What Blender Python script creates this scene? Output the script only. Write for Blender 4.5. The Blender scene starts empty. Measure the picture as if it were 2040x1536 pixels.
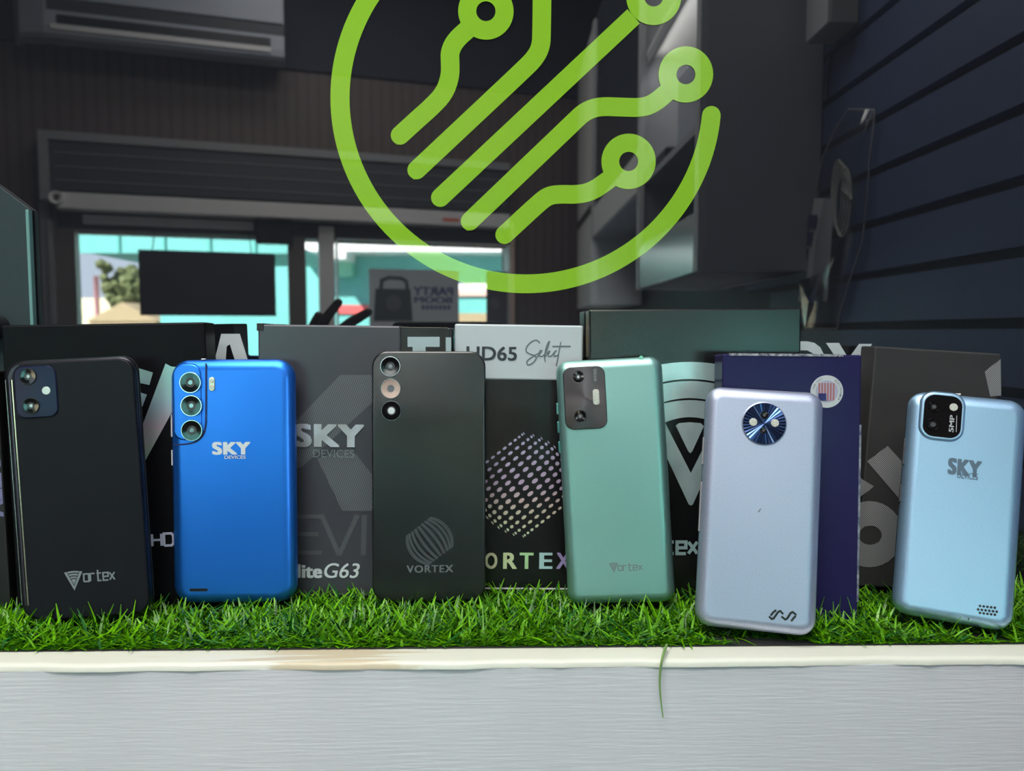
import bpy, bmesh, math, random
import numpy as np
from mathutils import Matrix, Vector

SC = bpy.context.scene
COL = SC.collection
rnd = random.Random(7)

# ------------------------------------------------------------------ camera, sky, sun, lamps, exposure
F, IW, IH = 1530.0, 2040, 1536
PITCH, YAW, EYE = math.radians(3.96), math.radians(1.05), 0.185
CAM = Vector((0, 0, EYE))
FWD = Vector((math.sin(YAW) * math.cos(PITCH), math.cos(YAW) * math.cos(PITCH), -math.sin(PITCH)))
RGT = Vector((math.cos(YAW), -math.sin(YAW), 0))
UPV = RGT.cross(FWD)
cam = bpy.data.cameras.new('camera')
cam.sensor_width = 36; cam.lens = F / IW * 36; cam.clip_start = 0.01; cam.clip_end = 300
cam.dof.use_dof = True; cam.dof.focus_distance = 0.50; cam.dof.aperture_fstop = 9.5
co = bpy.data.objects.new('camera', cam); COL.objects.link(co)
co.matrix_world = Matrix(((RGT.x, UPV.x, -FWD.x, CAM.x), (RGT.y, UPV.y, -FWD.y, CAM.y),
                          (RGT.z, UPV.z, -FWD.z, CAM.z), (0, 0, 0, 1)))
SC.camera = co
w = bpy.data.worlds.new('sky'); SC.world = w; w.use_nodes = True
w.node_tree.nodes['Background'].inputs[0].default_value = (0.72, 0.84, 1.0, 1)
w.node_tree.nodes['Background'].inputs[1].default_value = 6.5
sun = bpy.data.lights.new('sun', 'SUN'); sun.energy = 70; sun.angle = math.radians(0.6); sun.color = (1, .96, .9)
so = bpy.data.objects.new('sun', sun); COL.objects.link(so)
so.rotation_euler = Vector((0.62, -0.85, -0.85)).to_track_quat('-Z', 'Y').to_euler()
CEIL = 1.75
LAMPS = [(-0.35, -0.55, 25.5), (-0.35, -1.45, 18.0), (-0.25, 0.22, 13.0)]  # the last one is added to brighten the cabinet side and grass
for i, (lx, ly, p) in enumerate(LAMPS):
    a = bpy.data.lights.new('ceiling_light', 'AREA'); a.shape = 'RECTANGLE'; a.size = 1.1; a.size_y = .28
    a.energy = p; a.color = (1, .985, .95)
    o = bpy.data.objects.new('ceiling_light', a); COL.objects.link(o); o.location = (lx, ly, CEIL - .055)
SC.view_settings.view_transform = 'Standard'; SC.view_settings.look = 'None'
SC.view_settings.exposure = 0.0; SC.view_settings.gamma = 1.0; SC.view_settings.use_curve_mapping = False
SC.cycles.max_bounces = 8; SC.cycles.diffuse_bounces = 4; SC.cycles.glossy_bounces = 5
SC.cycles.transparent_max_bounces = 12; SC.cycles.caustics_reflective = False; SC.cycles.caustics_refractive = False
SC.cycles.sample_clamp_indirect = 6.0; SC.cycles.use_denoising = True

YP = 0.563                     # plane of the glossy black panel
FLOOR = -1.5

# ------------------------------------------------------------------ geometry of sight lines
def ray(px, py):
    return FWD + RGT * ((px - 1020) / F) - UPV * ((py - 768) / F)
def at_y(px, py, y):
    d = ray(px, py); t = y / d.y
    return CAM + d * t
def at_z(px, py, z):
    d = ray(px, py); t = (z - EYE) / d.z
    return CAM + d * t
def mir(px, py, d):           # a point seen in the panel at path length d -> where it really stands
    p = at_y(px, py, d)
    return Vector((p.x, 2 * YP - p.y, p.z))

# ------------------------------------------------------------------ materials
def nt(m): return m.node_tree.nodes, m.node_tree.links
def mat(name, col, rough=.5, metal=0, ior=1.5, coat=0, noise=None, bump=None, spec=.5, sheen=0, coat_rough=.1, aniso=0):
    m = bpy.data.materials.new(name); m.use_nodes = True
    N, L = nt(m); b = N['Principled BSDF']
    b.inputs['Base Color'].default_value = (*col, 1)
    b.inputs['Roughness'].default_value = rough; b.inputs['Metallic'].default_value = metal
    b.inputs['IOR'].default_value = ior; b.inputs['Coat Weight'].default_value = coat
    b.inputs['Coat Roughness'].default_value = coat_rough
    b.inputs['Specular IOR Level'].default_value = spec
    b.inputs['Anisotropic'].default_value = aniso
    tc = N.new('ShaderNodeTexCoord')
    if noise:                 # (scale, second colour, stretch)
        nz = N.new('ShaderNodeTexNoise'); nz.inputs['Scale'].default_value = noise[0]; nz.inputs['Detail'].default_value = 5
        mp = N.new('ShaderNodeMapping'); mp.inputs['Scale'].default_value = noise[2] if len(noise) > 2 else (1, 1, 1)
        L.new(tc.outputs['Object'], mp.inputs[0]); L.new(mp.outputs[0], nz.inputs['Vector'])
        mx = N.new('ShaderNodeMix'); mx.data_type = 'RGBA'
        mx.inputs['A'].default_value = (*col, 1); mx.inputs['B'].default_value = (*noise[1], 1)
        rp = N.new('ShaderNodeValToRGB'); rp.color_ramp.elements[0].position = .35; rp.color_ramp.elements[1].position = .65
        L.new(nz.outputs['Fac'], rp.inputs[0]); L.new(rp.outputs[0], mx.inputs['Factor'])
        L.new(mx.outputs['Result'], b.inputs['Base Color'])
    if bump:                  # (scale, strength, distance, stretch)
        nz = N.new('ShaderNodeTexNoise'); nz.inputs['Scale'].default_value = bump[0]; nz.inputs['Detail'].default_value = 4
        mp = N.new('ShaderNodeMapping'); mp.inputs['Scale'].default_value = bump[3] if len(bump) > 3 else (1, 1, 1)
        L.new(tc.outputs['Object'], mp.inputs[0]); L.new(mp.outputs[0], nz.inputs['Vector'])
        bp = N.new('ShaderNodeBump'); bp.inputs['Strength'].default_value = bump[1]; bp.inputs['Distance'].default_value = bump[2]
        L.new(nz.outputs['Fac'], bp.inputs['Height']); L.new(bp.outputs[0], b.inputs['Normal'])
    return m
def bsdf(m): return m.node_tree.nodes['Principled BSDF']
def striped(name, c1, c2, freq, ang, rough=.4, metal=0, duty=.5):
    m = mat(name, c1, rough, metal); N, L = nt(m)
    tc = N.new('ShaderNodeTexCoord'); mp = N.new('ShaderNodeMapping'); mp.inputs['Rotation'].default_value = (0, ang, 0)
    L.new(tc.outputs['Object'], mp.inputs[0])
    sx = N.new('ShaderNodeSeparateXYZ'); L.new(mp.outputs[0], sx.inputs[0])
    mu = N.new('ShaderNodeMath'); mu.operation = 'MULTIPLY'; mu.inputs[1].default_value = freq; L.new(sx.outputs[0], mu.inputs[0])
    fr = N.new('ShaderNodeMath'); fr.operation = 'FRACT'; L.new(mu.outputs[0], fr.inputs[0])
    rp = N.new('ShaderNodeValToRGB'); rp.color_ramp.interpolation = 'LINEAR'
    e = rp.color_ramp.elements; e[0].position = max(0, duty - .12); e[1].position = duty + .12
    e[0].color = (*c1, 1); e[1].color = (*c2, 1)
    L.new(fr.outputs[0], rp.inputs[0]); L.new(rp.outputs[0], bsdf(m).inputs['Base Color'])
    return m
def ramp_mat(name, stops, p0, p1, axis, rough=.35, metal=0.0, noise=0.0):   # colour runs along a local axis (iridescent print)
    m = mat(name, stops[0][1], rough, metal); N, L = nt(m)
    tc = N.new('ShaderNodeTexCoord'); sx = N.new('ShaderNodeSeparateXYZ'); L.new(tc.outputs['Object'], sx.inputs[0])
    mr = N.new('ShaderNodeMapRange'); mr.inputs[1].default_value = p0; mr.inputs[2].default_value = p1
    L.new(sx.outputs[axis], mr.inputs[0]); src = mr.outputs[0]
    if noise:
        nz = N.new('ShaderNodeTexNoise'); nz.inputs['Scale'].default_value = 60; L.new(tc.outputs['Object'], nz.inputs['Vector'])
        ma = N.new('ShaderNodeMath'); ma.operation = 'MULTIPLY_ADD'; ma.inputs[1].default_value = noise
        L.new(nz.outputs['Fac'], ma.inputs[0]); L.new(src, ma.inputs[2]); src = ma.outputs[0]
    rp = N.new('ShaderNodeValToRGB'); els = rp.color_ramp.elements
    while len(els) < len(stops): els.new(.5)
    for e, (p, c) in zip(els, stops): e.position = p; e.color = (*c, 1)
    L.new(src, rp.inputs[0]); L.new(rp.outputs[0], bsdf(m).inputs['Base Color'])
    return m
def see_through(name, tint, gloss=.08, rough=.03, opac=0.0):
    m = bpy.data.materials.new(name); m.use_nodes = True; N, L = nt(m); N.remove(N['Principled BSDF'])
    t = N.new('ShaderNodeBsdfTransparent'); t.inputs[0].default_value = (*tint, 1)
    g = N.new('ShaderNodeBsdfGlossy'); g.inputs['Roughness'].default_value = rough
    mx = N.new('ShaderNodeMixShader'); fr = N.new('ShaderNodeFresnel'); fr.inputs[0].default_value = 1.45
    L.new(fr.outputs[0], mx.inputs[0]) if gloss is None else None
    if gloss is not None: mx.inputs[0].default_value = gloss
    L.new(t.outputs[0], mx.inputs[1]); L.new(g.outputs[0], mx.inputs[2])
    L.new(mx.outputs[0], N['Material Output'].inputs[0])
    return m

PANEL_IOR = 2.1
M = {}
M['panel'] = mat('glossy_black_acrylic', (.0105, .0115, .0145), .012, ior=PANEL_IOR)
M['green'] = mat('green_vinyl_under_gloss', (.31, .62, .034), .012, ior=PANEL_IOR)
M['panel_text'] = mat('pale_vinyl_under_gloss', (.62, .68, .70), .012, ior=PANEL_IOR)
M['ledge_white'] = mat('brushed_white_paint', (.82, .815, .835), .5, noise=(4, (.77, .775, .80), (1, 1, 2)), bump=(26, .26, .0009, (1.3, 16, 22)))
M['floor'] = mat('grey_floor_tile', (.16, .16, .17), .35, noise=(3, (.12, .12, .13)))
M['ceiling'] = mat('white_ceiling_board', (.6, .6, .6), .8, bump=(40, .1, .002))
M['plain_wall'] = mat('dark_painted_wall', (.10, .105, .12), .7, bump=(30, .1, .002))
M['slat'] = mat('navy_slatwall', (.095, .135, .27), .45, noise=(9, (.088, .12, .245)))
M['groove'] = mat('slatwall_groove', (.055, .05, .045), .6)
M['wood'] = striped('brown_wood_panelling', (.105, .076, .070), (.145, .106, .098), 23, 0, .55, duty=.3)
M['black'] = mat('black_plastic', (.012, .012, .014), .35)
M['dkgrey'] = mat('dark_grey_metal', (.058, .06, .07), .45)
M['mdgrey'] = mat('mid_grey_metal', (.30, .30, .31), .45)
M['ltgrey'] = mat('light_grey_metal', (.82, .80, .80), .4)
M['white'] = mat('white_plastic', (.44, .475, .54), .35)
M['pane'] = see_through('clear_pane', (.96, .97, .97), .05)
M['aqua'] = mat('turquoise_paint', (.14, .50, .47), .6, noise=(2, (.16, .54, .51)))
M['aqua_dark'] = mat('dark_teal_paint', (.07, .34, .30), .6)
M['sunwhite'] = mat('white_paint', (.85, .86, .86), .5)
M['asphalt'] = mat('asphalt', (.20, .19, .18), .9, noise=(.7, (.26, .25, .23)))
M['tan'] = mat('tan_render', (.42, .34, .20), .8)
M['leaf'] = mat('dull_green_leaves', (.07, .10, .03), .7, noise=(2.5, (.14, .17, .06)))
M['bark'] = mat('bark', (.08, .06, .04), .9)
M['red'] = mat('red_paint', (.75, .12, .12), .5)
M['pink'] = mat('pale_peach_paint', (.75, .55, .47), .5)

# ------------------------------------------------------------------ mesh helpers
def new_obj(name, me, mats, parent=None, matrix=None):
    o = bpy.data.objects.new(name, me); COL.objects.link(o)
    for m in (mats if isinstance(mats, (list, tuple)) else [mats]): me.materials.append(m)
    if parent is not None: o.parent = parent
    if matrix is not None:
        if parent is None: o.matrix_world = matrix
        else: o.matrix_local = matrix
    return o
def mesh(name, vs, fs, mats, parent=None, matrix=None, smooth=False, mi=None):
    me = bpy.data.meshes.new(name); me.from_pydata([tuple(v) for v in vs], [], fs)
    if mi: me.polygons.foreach_set('material_index', mi)
    if smooth: me.polygons.foreach_set('use_smooth', [True] * len(me.polygons))
    me.update()
    return new_obj(name, me, mats, parent, matrix)
def bm_obj(name, bm, mats, parent=None, matrix=None, smooth=False):
    me = bpy.data.meshes.new(name); bm.to_mesh(me); bm.free()
    if smooth: me.polygons.foreach_set('use_smooth', [True] * len(me.polygons))
    return new_obj(name, me, mats, parent, matrix)
def add_box(bm, x0, x1, y0, y1, z0, z1, bev=0, seg=2):
    r = bmesh.ops.create_cube(bm, size=1.0)
    vs = r['verts']
    for v in vs:
        v.co = Vector(((x0 + x1) / 2 + v.co.x * abs(x1 - x0), (y0 + y1) / 2 + v.co.y * abs(y1 - y0), (z0 + z1) / 2 + v.co.z * abs(z1 - z0)))
    if bev:
        es = list({e for v in vs for e in v.link_edges})
        bmesh.ops.bevel(bm, geom=es, offset=bev, segments=seg, affect='EDGES', profile=.5)
def box(name, x0, x1, y0, y1, z0, z1, m, parent=None, matrix=None, bev=0, seg=2):
    bm = bmesh.new(); add_box(bm, x0, x1, y0, y1, z0, z1, bev, seg)
    return bm_obj(name, bm, m, parent, matrix)
def boxes(name, lst, m, parent=None, matrix=None, bev=0):
    bm = bmesh.new()
    for b in lst: add_box(bm, *b, bev=bev)
    return bm_obj(name, bm, m, parent, matrix)
def tag(o, label=None, cat=None, group=None, kind=None):
    if label: o['label'] = label
    if cat: o['category'] = cat
    if group: o['group'] = group
    if kind: o['kind'] = kind
    return o
def empty(name, matrix, label, cat, group=None):
    o = bpy.data.objects.new(name, None); COL.objects.link(o); o.empty_display_size = .02
    o.matrix_world = matrix
    return tag(o, label, cat, group)
def struct(o): o['kind'] = 'structure'; return o

def flat(name, polys, m, parent, y=-.0003, matrix=None, mi=None):
    vs, fs = [], []
    for k, p in enumerate(polys):
        b = len(vs)
        yy = y - k * 1e-7
        A = sum(p[i][0] * p[(i + 1) % len(p)][1] - p[(i + 1) % len(p)][0] * p[i][1] for i in range(len(p)))
        q = p if A > 0 else p[::-1]
        vs += [(a[0], yy, a[1]) for a in q]; fs.append(list(range(b, b + len(q))))
    return mesh(name, vs, fs, m, parent, matrix, mi=mi)
def circle(cx, cz, r, n=28, a0=0, ry=None, rot=0):
    ry = r if ry is None else ry; out = []
    for i in range(n):
        a = a0 + 2 * math.pi * i / n; x, z = r * math.cos(a), ry * math.sin(a)
        out.append((cx + x * math.cos(rot) - z * math.sin(rot), cz + x * math.sin(rot) + z * math.cos(rot)))
    return out
def annulus(cx, cz, r0, r1, n=48):
    o, i = circle(cx, cz, r1, n), circle(cx, cz, r0, n)
    return [[i[k], o[k], o[(k + 1) % n], i[(k + 1) % n]] for k in range(n)]
def ribbon(pts, wd, cap=(True, True)):
    P = [Vector(p) for p in pts]; n = len(P); L, R = [], []
    for i in range(n):
        if i == 0: d = (P[1] - P[0]).normalized(); nn = Vector((-d.y, d.x)); k = 1
        elif i == n - 1: d = (P[-1] - P[-2]).normalized(); nn = Vector((-d.y, d.x)); k = 1
        else:
            d1 = (P[i] - P[i - 1]).normalized(); d2 = (P[i + 1] - P[i]).normalized()
            nn = Vector((-d1.y - d2.y, d1.x + d2.x)).normalized(); k = 1 / max(.45, nn.dot(Vector((-d1.y, d1.x))))
        L.append(P[i] + nn * wd / 2 * k); R.append(P[i] - nn * wd / 2 * k)
    out = [[tuple(L[i]), tuple(R[i]), tuple(R[i + 1]), tuple(L[i + 1])] for i in range(n - 1)]
    for c, end, q in ((cap[0], 0, 1), (cap[1], n - 1, n - 2)):
        if c:
            d = P[end] - P[q]; a = math.atan2(d.y, d.x)
            out.append([(P[end].x + wd / 2 * math.cos(a + math.pi * (k / 10 - .5)), P[end].y + wd / 2 * math.sin(a + math.pi * (k / 10 - .5))) for k in range(11)])
    return out
def smooth_line(pts, it=2):
    for _ in range(it):
        q = [pts[0]]
        for a, b in zip(pts, pts[1:]):
            q += [tuple(i * .75 + j * .25 for i, j in zip(a, b)), tuple(i * .25 + j * .75 for i, j in zip(a, b))]
        pts = q + [pts[-1]]
    return pts
def lathe(bm_parts, prof, n=40, cx=0, cz=0):
    """prof = [(radius, y, material)] turned about a line along y through (cx, cz)"""
    vs, fs, mi = bm_parts
    b = len(vs)
    for r, y, _ in prof:
        for k in range(n):
            a = 2 * math.pi * k / n; vs.append((cx + r * math.cos(a), y, cz + r * math.sin(a)))
    for i in range(len(prof) - 1):
        for k in range(n):
            k2 = (k + 1) % n
            fs.append([b + i * n + k, b + (i + 1) * n + k, b + (i + 1) * n + k2, b + i * n + k2]); mi.append(prof[i + 1][2])
    fs.append([b + (len(prof) - 1) * n + k for k in range(n)][::-1]); mi.append(prof[-1][2])
def lathe_obj(name, prof, mats, parent, cx, cz, n=40, matrix=None):
    d = ([], [], []); lathe(d, prof, n, cx, cz)
    o = mesh(name, d[0], d[1], mats, parent, matrix, smooth=False, mi=d[2])
    return o
def rrect(W, H, r, inset=0, n=9, cx=0, cz=None):
    cz = H / 2 if cz is None else cz
    w, h = W / 2 - inset, H / 2 - inset; r = max(r - inset, .0003); out = []
    for sx, sz, a0 in ((1, 1, 0), (-1, 1, 90), (-1, -1, 180), (1, -1, 270)):
        for i in range(n):
            a = math.radians(a0 + 90 * i / (n - 1)); out.append((cx + sx * (w - r) + r * math.cos(a), cz + sz * (h - r) + r * math.sin(a)))
    return out
def shell(name, prof, W, H, r, m, parent, cx=0, cz=None, n=9, matrix=None, smooth=True, mi=None, caps=(1, 1)):
    """rounded slab from a profile of (inset, y), front (small y) to back"""
    vs, fs = [], []
    for ins, y in prof: vs += [(p[0], y, p[1]) for p in rrect(W, H, r, ins, n, cx, cz)]
    k = 4 * n
    if caps[0]: fs.append(list(range(k)))
    for i in range(len(prof) - 1):
        for j in range(k):
            j2 = (j + 1) % k; fs.append([i * k + j, (i + 1) * k + j, (i + 1) * k + j2, i * k + j2])
    if caps[1]: fs.append(list(range((len(prof) - 1) * k, len(prof) * k))[::-1])
    o = mesh(name, vs, fs, m, parent, matrix, smooth=False)
    if smooth:
        fl = [True] * len(fs)
        if caps[0]: fl[0] = False
        if caps[1]: fl[-1] = False
        o.data.polygons.foreach_set('use_smooth', fl)
    return o
def tube_data(pts, rad, n=8):
    P = [Vector(p) for p in pts]; vs, fs = [], []
    up0 = Vector((.13, .31, .94)).normalized()
    for i, p in enumerate(P):
        d = (P[min(i + 1, len(P) - 1)] - P[max(i - 1, 0)]).normalized()
        a = d.cross(up0).normalized(); b = d.cross(a)
        rr = rad[i] if isinstance(rad, (list, tuple)) else rad
        vs += [tuple(p + a * rr * math.cos(2 * math.pi * k / n) + b * rr * math.sin(2 * math.pi * k / n)) for k in range(n)]
    for i in range(len(P) - 1):
        for k in range(n):
            k2 = (k + 1) % n; fs.append([i * n + k, (i + 1) * n + k, (i + 1) * n + k2, i * n + k2])
    fs.append(list(range(n))[::-1]); fs.append([(len(P) - 1) * n + k for k in range(n)])
    return vs, fs
def tube(name, pts, rad, m, parent=None, n=8, matrix=None):
    vs, fs = tube_data(pts, rad, n)
    return mesh(name, vs, fs, m, parent, matrix, smooth=True)
def tubes(name, lst, m, parent=None, n=8):
    vs, fs = [], []
    for pts, rad in lst:
        v, f = tube_data(pts, rad, n); b = len(vs); vs += v; fs += [[q + b for q in x] for x in f]
    return mesh(name, vs, fs, m, parent, smooth=True)

_dg = None
def text_polys(body, offset=0.0, shear=0.0, spacing=1.0, bold=0.0):
    c = bpy.data.curves.new('t', 'FONT'); c.body = body; c.offset = offset; c.shear = shear; c.space_character = spacing
    c.resolution_u = 5; c.fill_mode = 'FRONT'
    o = bpy.data.objects.new('t', c); COL.objects.link(o)
    bpy.context.view_layer.update()
    dg = bpy.context.evaluated_depsgraph_get(); e = o.evaluated_get(dg); me = e.to_mesh()
    vs = [(v.co.x, v.co.y) for v in me.vertices]; polys = [[vs[i] for i in p.vertices] for p in me.polygons]
    e.to_mesh_clear(); bpy.data.objects.remove(o); bpy.data.curves.remove(c)
    if bold:
        sh = [(-1, 0), (-.5, .5), (0, 0), (.5, -.5), (1, 0), (-1, .6), (1, .6), (-1, -.6), (1, -.6), (0, .6), (0, -.6)]
        polys = [[(p[0] + a * bold, p[1] + b * bold * .7) for p in q] for a, b in sh for q in polys]
    return polys
def fit_polys(polys, x0, x1, z0, z1):
    xs = [p[0] for q in polys for p in q]; zs = [p[1] for q in polys for p in q]
    ax, bx, az, bz = min(xs), max(xs), min(zs), max(zs)
    return [[(x0 + (p[0] - ax) / (bx - ax) * (x1 - x0), z0 + (p[1] - az) / (bz - az) * (z1 - z0)) for p in q] for q in polys]
def pose(x, y, z, yaw, lean, roll):
    return (Matrix.Translation((x, y, z)) @ Matrix.Rotation(math.radians(yaw), 4, 'Z') @
            Matrix.Rotation(math.radians(-lean), 4, 'X') @ Matrix.Rotation(math.radians(roll), 4, 'Y'))
class Face:
    """turns a sight line into a point (x, z) on the front face of a posed thing"""
    def __init__(s, m, y=0): s.inv = m.inverted(); s.y = y
    def __call__(s, px, py):
        o = s.inv @ CAM; d = (s.inv.to_3x3() @ ray(px, py)); t = (s.y - o.y) / d.y
        return (o.x + d.x * t, o.z + d.z * t)
    def poly(s, pts): return [s(*p) for p in pts]
    def rect(s, x0, y0, x1, y1):    # two opposite pixel corners -> local x0, x1, z0, z1
        a, b = s(x0, y1), s(x1, y0); return a[0], b[0], a[1], b[1]
def text_on(name, body, face, rect, m, parent, y=-.0003, **k):
    return flat(name, fit_polys(text_polys(body, **k), *face.rect(*rect)), m, parent, y)

# pose and size of every phone and carton: x, y, z, yaw, lean, roll, width, height
POSE = {
 'P1': (-0.2595, 0.4772, 0.0059, 3.78, 2.39, -2.84, 0.0785, 0.1629),
 'P2': (-0.1771, 0.5063, 0.0031, 0.77, 2.53, -0.13, 0.0819, 0.1641),
 'P3': (-0.0469, 0.5102, 0.0032, 2.15, 3.38, 0.23, 0.0764, 0.1693),
 'P4': (0.0819, 0.4955, 0.0051, -6.06, 5.59, -3.42, 0.0711, 0.1636),
 'P5': (0.1548, 0.4478, 0.0048, -9.02, 10.31, 2.93, 0.0710, 0.1478),
 'P6': (0.2802, 0.4571, 0.0058, -16.5, 12.0, 4.84, 0.0678, 0.1430),
 'a': (-0.2555, 0.5101, -0.0019, 5.93, 0.68, -1.02, 0.1270, 0.1926),
 'b': (-0.1189, 0.5331, -0.0014, -0.07, 0.42, 0.73, 0.0983, 0.1914),
 'c': (0.0122, 0.5365, -0.0013, 0.28, 2.3, 0.84, 0.0901, 0.1915),
 'd': (0.1373, 0.5278, -0.0015, -1.69, 0.45, -0.38, 0.1461, 0.2027),
 'e': (0.1880, 0.4827, -0.0006, -1.64, 3.14, 0.53, 0.0894, 0.1717),
 'f': (0.3000, 0.5330, 0.0018, 1.98, 0.73, 3.43, 0.0920, 0.1711),
}
DEPTH = {'P1': .0092, 'P2': .0092, 'P3': .0085, 'P4': .0088, 'P5': .0095, 'P6': .0095,
         'a': .026, 'b': .024, 'c': .022, 'd': .028, 'e': .022, 'f': .020}
PM = {k: pose(*v[:6]) for k, v in POSE.items()}

# ------------------------------------------------------------------ ledge, panel, room shell
lz = -.004
LED = at_z(1020, 1318, lz).y; GRS = at_z(1020, 1291, lz).y
RWX = .556                    # inner face of the slatwall on the right
# front wall (street side) turned 17 degrees
TH = math.radians(17); FY = 2 * YP - 3.5
MF = Matrix.Translation((0, FY, 0)) @ Matrix.Rotation(-TH, 4, 'Z')
FN = Vector((math.sin(TH), math.cos(TH), 0)); FE = Vector((math.cos(TH), -math.sin(TH), 0))
def fw(px, py, wo=0):         # sight line by way of the panel -> (u, z) on the front wall, wo metres proud of it
    d = ray(px, py)
    t = (FN.y * (2 * YP - FY) - wo) / (FN.y * d.y - FN.x * d.x)
    p = Vector((d.x * t, 2 * YP - d.y * t, EYE + d.z * t)) - Vector((0, FY, 0))
    return p.dot(FE), p.z
def fu(px, py=560, wo=0): return fw(px, py, wo)[0]
def fz(px, py, wo=0): return fw(px, py, wo)[1]

# ledge: painted front wall with a cream lip
def edge_strip():
    vs, fs, mi = [], [], []
    n = 260
    rows = [(YP + .03, 0), (GRS, 0), (LED + .004, 0), (LED + .0012, -.0004), (LED + .0002, -.0016), (LED, -.004)]
    for i in range(n + 1):
        x = -2.0 + (RWX + 2.0) * i / n if False else -.75 + 1.30 * i / n
        wob = .0006 * math.sin(x * 37) + .0005 * math.sin(x * 91 + 1) + .0004 * rnd.uniform(-1, 1)
        for k, (y, z) in enumerate(rows): vs.append((x, y + (wob if k > 1 else 0), lz + z))
    k = len(rows)
    for i in range(n):
        for j in range(k - 1): fs.append([i * k + j, i * k + j + 1, (i + 1) * k + j + 1, (i + 1) * k + j])
    return vs, fs
m = mat('cream_gloss_paint_worn_to_wood', (.80, .80, .69), .4)
N, L = nt(m); tc = N.new('ShaderNodeTexCoord'); mp = N.new('ShaderNodeMapping'); mp.inputs['Scale'].default_value = (16, 260, 1)
nz = N.new('ShaderNodeTexNoise'); nz.inputs['Scale'].default_value = 1.0; nz.inputs['Detail'].default_value = 6
L.new(tc.outputs['Object'], mp.inputs[0]); L.new(mp.outputs[0], nz.inputs['Vector'])
sx = N.new('ShaderNodeSeparateXYZ'); L.new(tc.outputs['Object'], sx.inputs[0])
ad = N.new('ShaderNodeMath'); ad.operation = 'ADD'; ad.inputs[1].default_value = .105; L.new(sx.outputs[0], ad.inputs[0])
ab = N.new('ShaderNodeMath'); ab.operation = 'ABSOLUTE'; L.new(ad.outputs[0], ab.inputs[0])
mr = N.new('ShaderNodeMapRange'); mr.inputs[1].default_value = .02; mr.inputs[2].default_value = .13; mr.inputs[3].default_value = .16; mr.inputs[4].default_value = -.25
L.new(ab.outputs[0], mr.inputs[0])
a2 = N.new('ShaderNodeMath'); L.new(nz.outputs['Fac'], a2.inputs[0]); L.new(mr.outputs[0], a2.inputs[1])
rp = N.new('ShaderNodeValToRGB'); e = rp.color_ramp.elements
e[0].position = .54; e[0].color = (.80, .80, .69, 1); e[1].position = .66; e[1].color = (.66, .57, .41, 1)
L.new(a2.outputs[0], rp.inputs[0]); L.new(rp.outputs[0], bsdf(m).inputs['Base Color'])
vs, fs = edge_strip()
struct(mesh('trim_1', vs, fs, m, smooth=True))
struct(box('wall_ledge', -2.0, RWX, LED + .0008, YP + .03, FLOOR, lz - .0038, M['ledge_white']))

# grass stem hanging over the edge
p0 = at_y(1328, 1293, LED + .012); y1 = LED - .003
pts = [(p0.x, p0.y, lz + .004)] + [tuple(at_y(px, py, y1 - k * .0006)) for k, (px, py) in enumerate(((1320, 1306), (1315, 1335), (1314, 1365), (1317, 1400), (1321, 1430)))]
m_stem = mat('pale_green_grass_stem', (.20, .36, .10), .5)
sl_ = smooth_line(pts, 2)
tag(tube('grass_stem', sl_, [.0009 - .0006 * i / len(sl_) for i in range(len(sl_))], m_stem),
    'single loose green grass blade hanging over the white ledge edge', 'grass blade')

# glossy panel with its vinyl
pan = box('glossy_panel', -.72, .55, YP, YP + .006, lz, 1.15, M['panel'])
tag(pan, 'large glossy black acrylic panel behind the boxes, mirroring the shop and street', 'panel')
MPAN = Matrix.Translation((0, YP, 0)); FP = Face(MPAN)
rt = empty('circuit_logo', MPAN, 'bright green circular circuit-trace logo sticker on the glossy black panel', 'sticker')
S = YP / F
cx, cy, R = 1048, 195, 370.5
arc = [FP(cx + R * math.cos(math.radians(a)), cy + R * math.sin(math.radians(a))) for a in np.linspace(5.5, 318, 130)]
flat('ring', ribbon(arc, 37 * S), M['green'], rt, -.0004)
TR = [
 ([(797, 270), (833, 237), (857, 216), (885, 187), (897, 153), (897, 125), (896, 103), (908, 80), (935, 56)], (968, 23)),
 ([(830, 339), (1040, 142), (1066, 116), (1078, 92), (1079, 60), (1080, -30)], None),
 ([(877, 394), (1262, 33)], (1302, -6)),
 ([(936, 441), (1140, 246), (1165, 222), (1195, 212), (1240, 214), (1280, 215), (1305, 205), (1336, 178)], (1366, 149)),
 ([(1005, 468), (1075, 403), (1093, 390), (1115, 387), (1150, 388), (1178, 382), (1205, 364), (1226, 348)], (1252, 322))]
for pts, nd in TR:
    tr = flat('trace', ribbon([FP(*p) for p in (smooth_line(pts, 2) if len(pts) > 2 else pts)], 36 * S, (True, nd is None)), M['green'], rt, -.0005)
    if pts[0] not in ((877, 394), (1005, 468)):
        a_, b_ = Vector(pts[0]), Vector(pts[1]); dd = (a_ - b_).normalized(); nn = Vector((-dd.y, dd.x))
        flat('trace_end', [[FP(*(a_ + nn * 16)), FP(*(a_ - nn * 16)), FP(*(a_ - nn * 10 + dd * 17)), FP(*(a_ + nn * 6 + dd * 17))]], M['green'], tr, -.00045)
    if nd:
        c = FP(*nd); flat('node', annulus(c[0], c[1], 18.5 * S, 53.5 * S), M['green'], tr, -.0006)
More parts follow.
